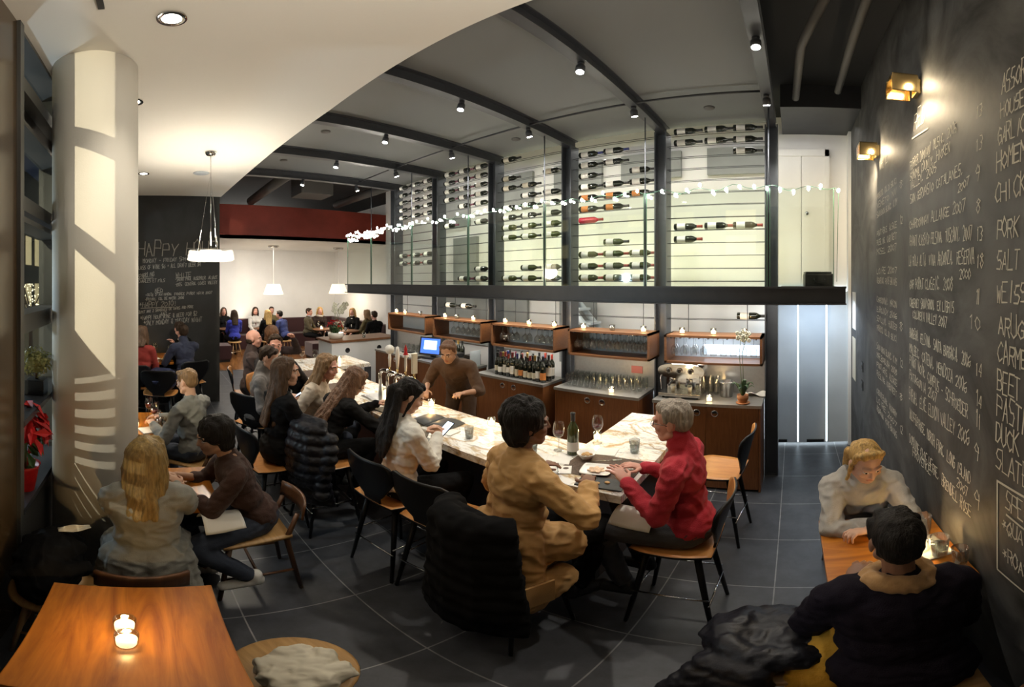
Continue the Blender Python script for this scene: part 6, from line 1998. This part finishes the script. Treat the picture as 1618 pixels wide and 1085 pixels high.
# lounge guests
LG = [
    ('woman in black at the left edge of the lounge banquette', -12.45, 2.34, -1.55, dict(hair='long', hc='brown', top=BLACKW, female=True)),
    ('dark-haired woman in a bright blue dress on a wooden stool, back turned', -11.15, 2.42, 1.6, dict(hair='long', hc='dark', top=('blue_dress', (0.02, 0.03, 0.30)), female=True)),
    ('woman in a white cardigan with long dark hair on the banquette', -12.42, 3.34, -1.6, dict(hair='long', hc='dark', top=('white_cardigan', (0.60, 0.58, 0.55)), female=True, shirt=(0.10, 0.03, 0.03))),
    ('blonde woman in black on a lounge stool, back turned', -11.0, 3.35, 1.6, dict(hair='long', hc='blonde', top=BLACKW, female=True)),
    ('dark-haired person on the banquette behind the blonde in black', -12.45, 3.88, -1.7, dict(hair='short', hc='dark', top=('olive_top', (0.10, 0.08, 0.03)))),
    ('man in a blue shirt bending forward on a lounge stool', -11.0, 3.87, 2.2, dict(hair='short', hc='black', top=('blue_shirt', (0.03, 0.045, 0.16)), lean=22)),
    ('man in an olive jacket seated at the lounge table beside a woman', -11.4, 4.68, -0.75, dict(hair='short', hc='dark', top=('olive_jacket', (0.055, 0.045, 0.022)), shirt=(0.40, 0.40, 0.50))),
    ('blonde woman with a pale scarf beside the man in olive', -11.75, 5.24, -1.8, dict(hair='long', hc='blonde', top=('dark_brown_top', (0.03, 0.02, 0.018)), female=True, scarf=(0.5, 0.45, 0.38))),
    ('blonde woman in a black blazer on the right banquette', -10.85, 5.95, -2.5, dict(hair='bob', hc='blonde', top=BLACKW, female=True, shirt=(0.6, 0.58, 0.54))),
    ('person with fair hair in olive turned sideways on the right banquette', -9.95, 5.95, 2.0, dict(hair='bob', hc='sandy', top=('olive_top', (0.06, 0.05, 0.025)), female=True)),
    ('man in black with cropped hair at the right end of the lounge', -9.35, 5.80, 1.5, dict(hair='short', hc='dark', top=BLACKW)),
]
for lb, x, y, rz, kw in LG:
    kw = dict(kw)
    kw.setdefault('lean', 5)
    person(lb, x, y, rz, 0.45, fine=3, trousers=BLACKW, tone='pink', **kw)

# ================================================================ COATS
def blob_coat(name, label, fn, m, voxel=0.010, fold=0.010, ff=9, st=(1, 1, 1), cat='coat', loc=(0, 0, 0), rz=0.0):
    mb = MB()
    fn(mb)
    o = link(name, fused(mb, voxel, 2, fold, ff, st, loc[0]), m, None, loc)
    o.rotation_euler = (0, 0, rz)
    return tag(o, label, cat)
M['puffer'] = mat('black_nylon', (0.010, 0.010, 0.014), 0.45, spec=0.3, bump=0.35, bscale=40, var=0.3, scale=14)
M['puffer_navy'] = mat('navy_nylon', (0.014, 0.020, 0.055), 0.45, bump=0.3, bscale=30)
M['coat_wool'] = mat('black_coat_wool', (0.004, 0.004, 0.0045), 0.9, spec=0.1)
M['mustard'] = cloth('mustard_cloth', (0.62, 0.33, 0.03), 0.8, 0.2, 120)
def puffer_back(mb):
    for k in range(9):
        z = 1.02 - k * 0.075
        w = 0.17 + 0.05 * math.sin(min(1, k / 4) * PI / 2)
        y = -0.27 - 0.03 * math.sin(k * 0.5)
        mb.tube([(-w, y + 0.05, z - 0.01), (-w * 0.5, y - 0.02, z), (0, y - 0.035, z + 0.005), (w * 0.5, y - 0.02, z), (w, y + 0.05, z - 0.01)], [0.035, 0.046, 0.05, 0.046, 0.035], 10)
    for q in (-1, 1):
        for k in range(7):
            mb.ell((q * (0.20 + 0.02 * math.sin(k)), -0.22 - 0.012 * k, 0.96 - 0.075 * k), (0.062, 0.058, 0.045))
    mb.cap((-0.12, -0.22, 1.05), (0.12, -0.22, 1.05), 0.045, 0.045)
blob_coat('puffer_coat', 'black quilted puffer coat hung over a bar chair back', puffer_back, M['puffer'], 0.010, 0.007, 14, loc=(-2.82, 1.36, 0), rz=0.35)
def coat_drape(mb):
    for k in range(8):
        z = 0.99 - k * 0.085
        w = 0.19 + 0.012 * k
        mb.tube([(-w, -0.25 + 0.06, z - 0.02), (-w * 0.5, -0.31, z), (0, -0.325, z), (w * 0.5, -0.31, z), (w, -0.25 + 0.06, z - 0.02)], 0.075, 12)
    mb.cap((-0.13, -0.25, 1.0), (0.13, -0.25, 1.0), 0.045, 0.045)
blob_coat('black_coat', 'black coat draped over the back of the tan jacket woman\'s chair', coat_drape, M['coat_wool'], 0.011, 0.012, 7, loc=(-1.20, 1.46, 0), rz=-0.05)
def pile(rx, ry, rz_, n, seed, h):
    def f(mb):
        r_ = random.Random(seed)
        mb.ell((0, 0, h), (rx, ry, rz_))
        for k in range(n):
            a = r_.uniform(0, 2 * PI)
            d = r_.uniform(0.3, 0.9)
            mb.tube([(rx * d * math.cos(a) - 0.12 * math.sin(a), ry * d * math.sin(a) + 0.12 * math.cos(a), h + rz_ * 0.6 * (1 - d) + 0.02), (rx * d * math.cos(a), ry * d * math.sin(a), h + rz_ * 0.8 * (1 - d * 0.5)), (rx * d * math.cos(a) + 0.12 * math.sin(a), ry * d * math.sin(a) - 0.12 * math.cos(a), h + rz_ * 0.5 * (1 - d))], [0.04, 0.055, 0.04], 10)
    return f
blob_coat('rumpled_cloth', 'rumpled pale cloth lying on the round oak stool beside the near table', pile(0.085, 0.05, 0.012, 7, 4, 0.0), M['label_cream'], 0.007, 0.008, 16, cat='cloth', loc=(-1.07, 0.42, 0.515), rz=0.5)
stl = dup(ST, (-0.06, 1.30, 0), 0.3, 'round stool under the black puffer coat beside the nearest person', 'round wooden stools')
def big_puffer(mb):
    pile(0.25, 0.20, 0.09, 9, 5, 0.56)(mb)
    for k in range(5):
        mb.cap((-0.18 - 0.03 * k, -0.16 - 0.02 * k, 0.53 - 0.06 * k), (-0.05, -0.22 - 0.02 * k, 0.54 - 0.06 * k), 0.055, 0.06)
blob_coat('puffer_coat', 'black quilted puffer coat piled on a stool left of the nearest person', big_puffer, M['puffer'], 0.010, 0.009, 12, loc=(-0.06, 1.33, 0))
def yellow(mb):
    mb.tube([(0.02, 0.20, 0.64), (0.0, 0.08, 0.66), (-0.03, -0.03, 0.60), (-0.05, -0.10, 0.48), (-0.07, -0.13, 0.34)], [0.045, 0.055, 0.06, 0.055, 0.04], 12, 0.55)
    mb.tube([(-0.04, 0.19, 0.63), (-0.07, 0.06, 0.62), (-0.10, -0.05, 0.53), (-0.12, -0.10, 0.42)], [0.035, 0.045, 0.045, 0.03], 12, 0.55)
blob_coat('mustard_scarf', 'mustard yellow scarf hanging beside the nearest person over the puffer coat', yellow, M['mustard'], 0.008, 0.009, 14, (1, 1, 0.6), 'scarf', loc=(0.12, 1.20, 0))
blob_coat('navy_coat', 'navy puffer coat bundled over a chair by the high table', pile(0.24, 0.22, 0.16, 9, 3, 0.80), M['puffer_navy'], 0.014, 0.012, 10, loc=(-5.35, 0.18, 0))
dup(BC, (-5.35, 0.18, 0), 1.4, 'bar chair buried under the navy puffer coat', 'black shell bar chairs')
blob_coat('black_coat', 'black coat heaped on a chair between the pillar and the window panel', pile(0.24, 0.15, 0.20, 10, 9, 0.62), M['coat_wool'], 0.012, 0.012, 8, loc=(-1.74, -0.42, 0))
dup(ST, (-1.74, -0.40, 0), 0, 'round stool under the black coat by the window panel', 'round wooden stools')
napkin('pale scarf end showing on the black coat by the window', -1.86, -0.33, 0.80, 0.04, 0.15, 0.3, 81, 0.03, 'scarf', 'label_cream', 'scarf')
bpy.data.scenes.remove(TMP)
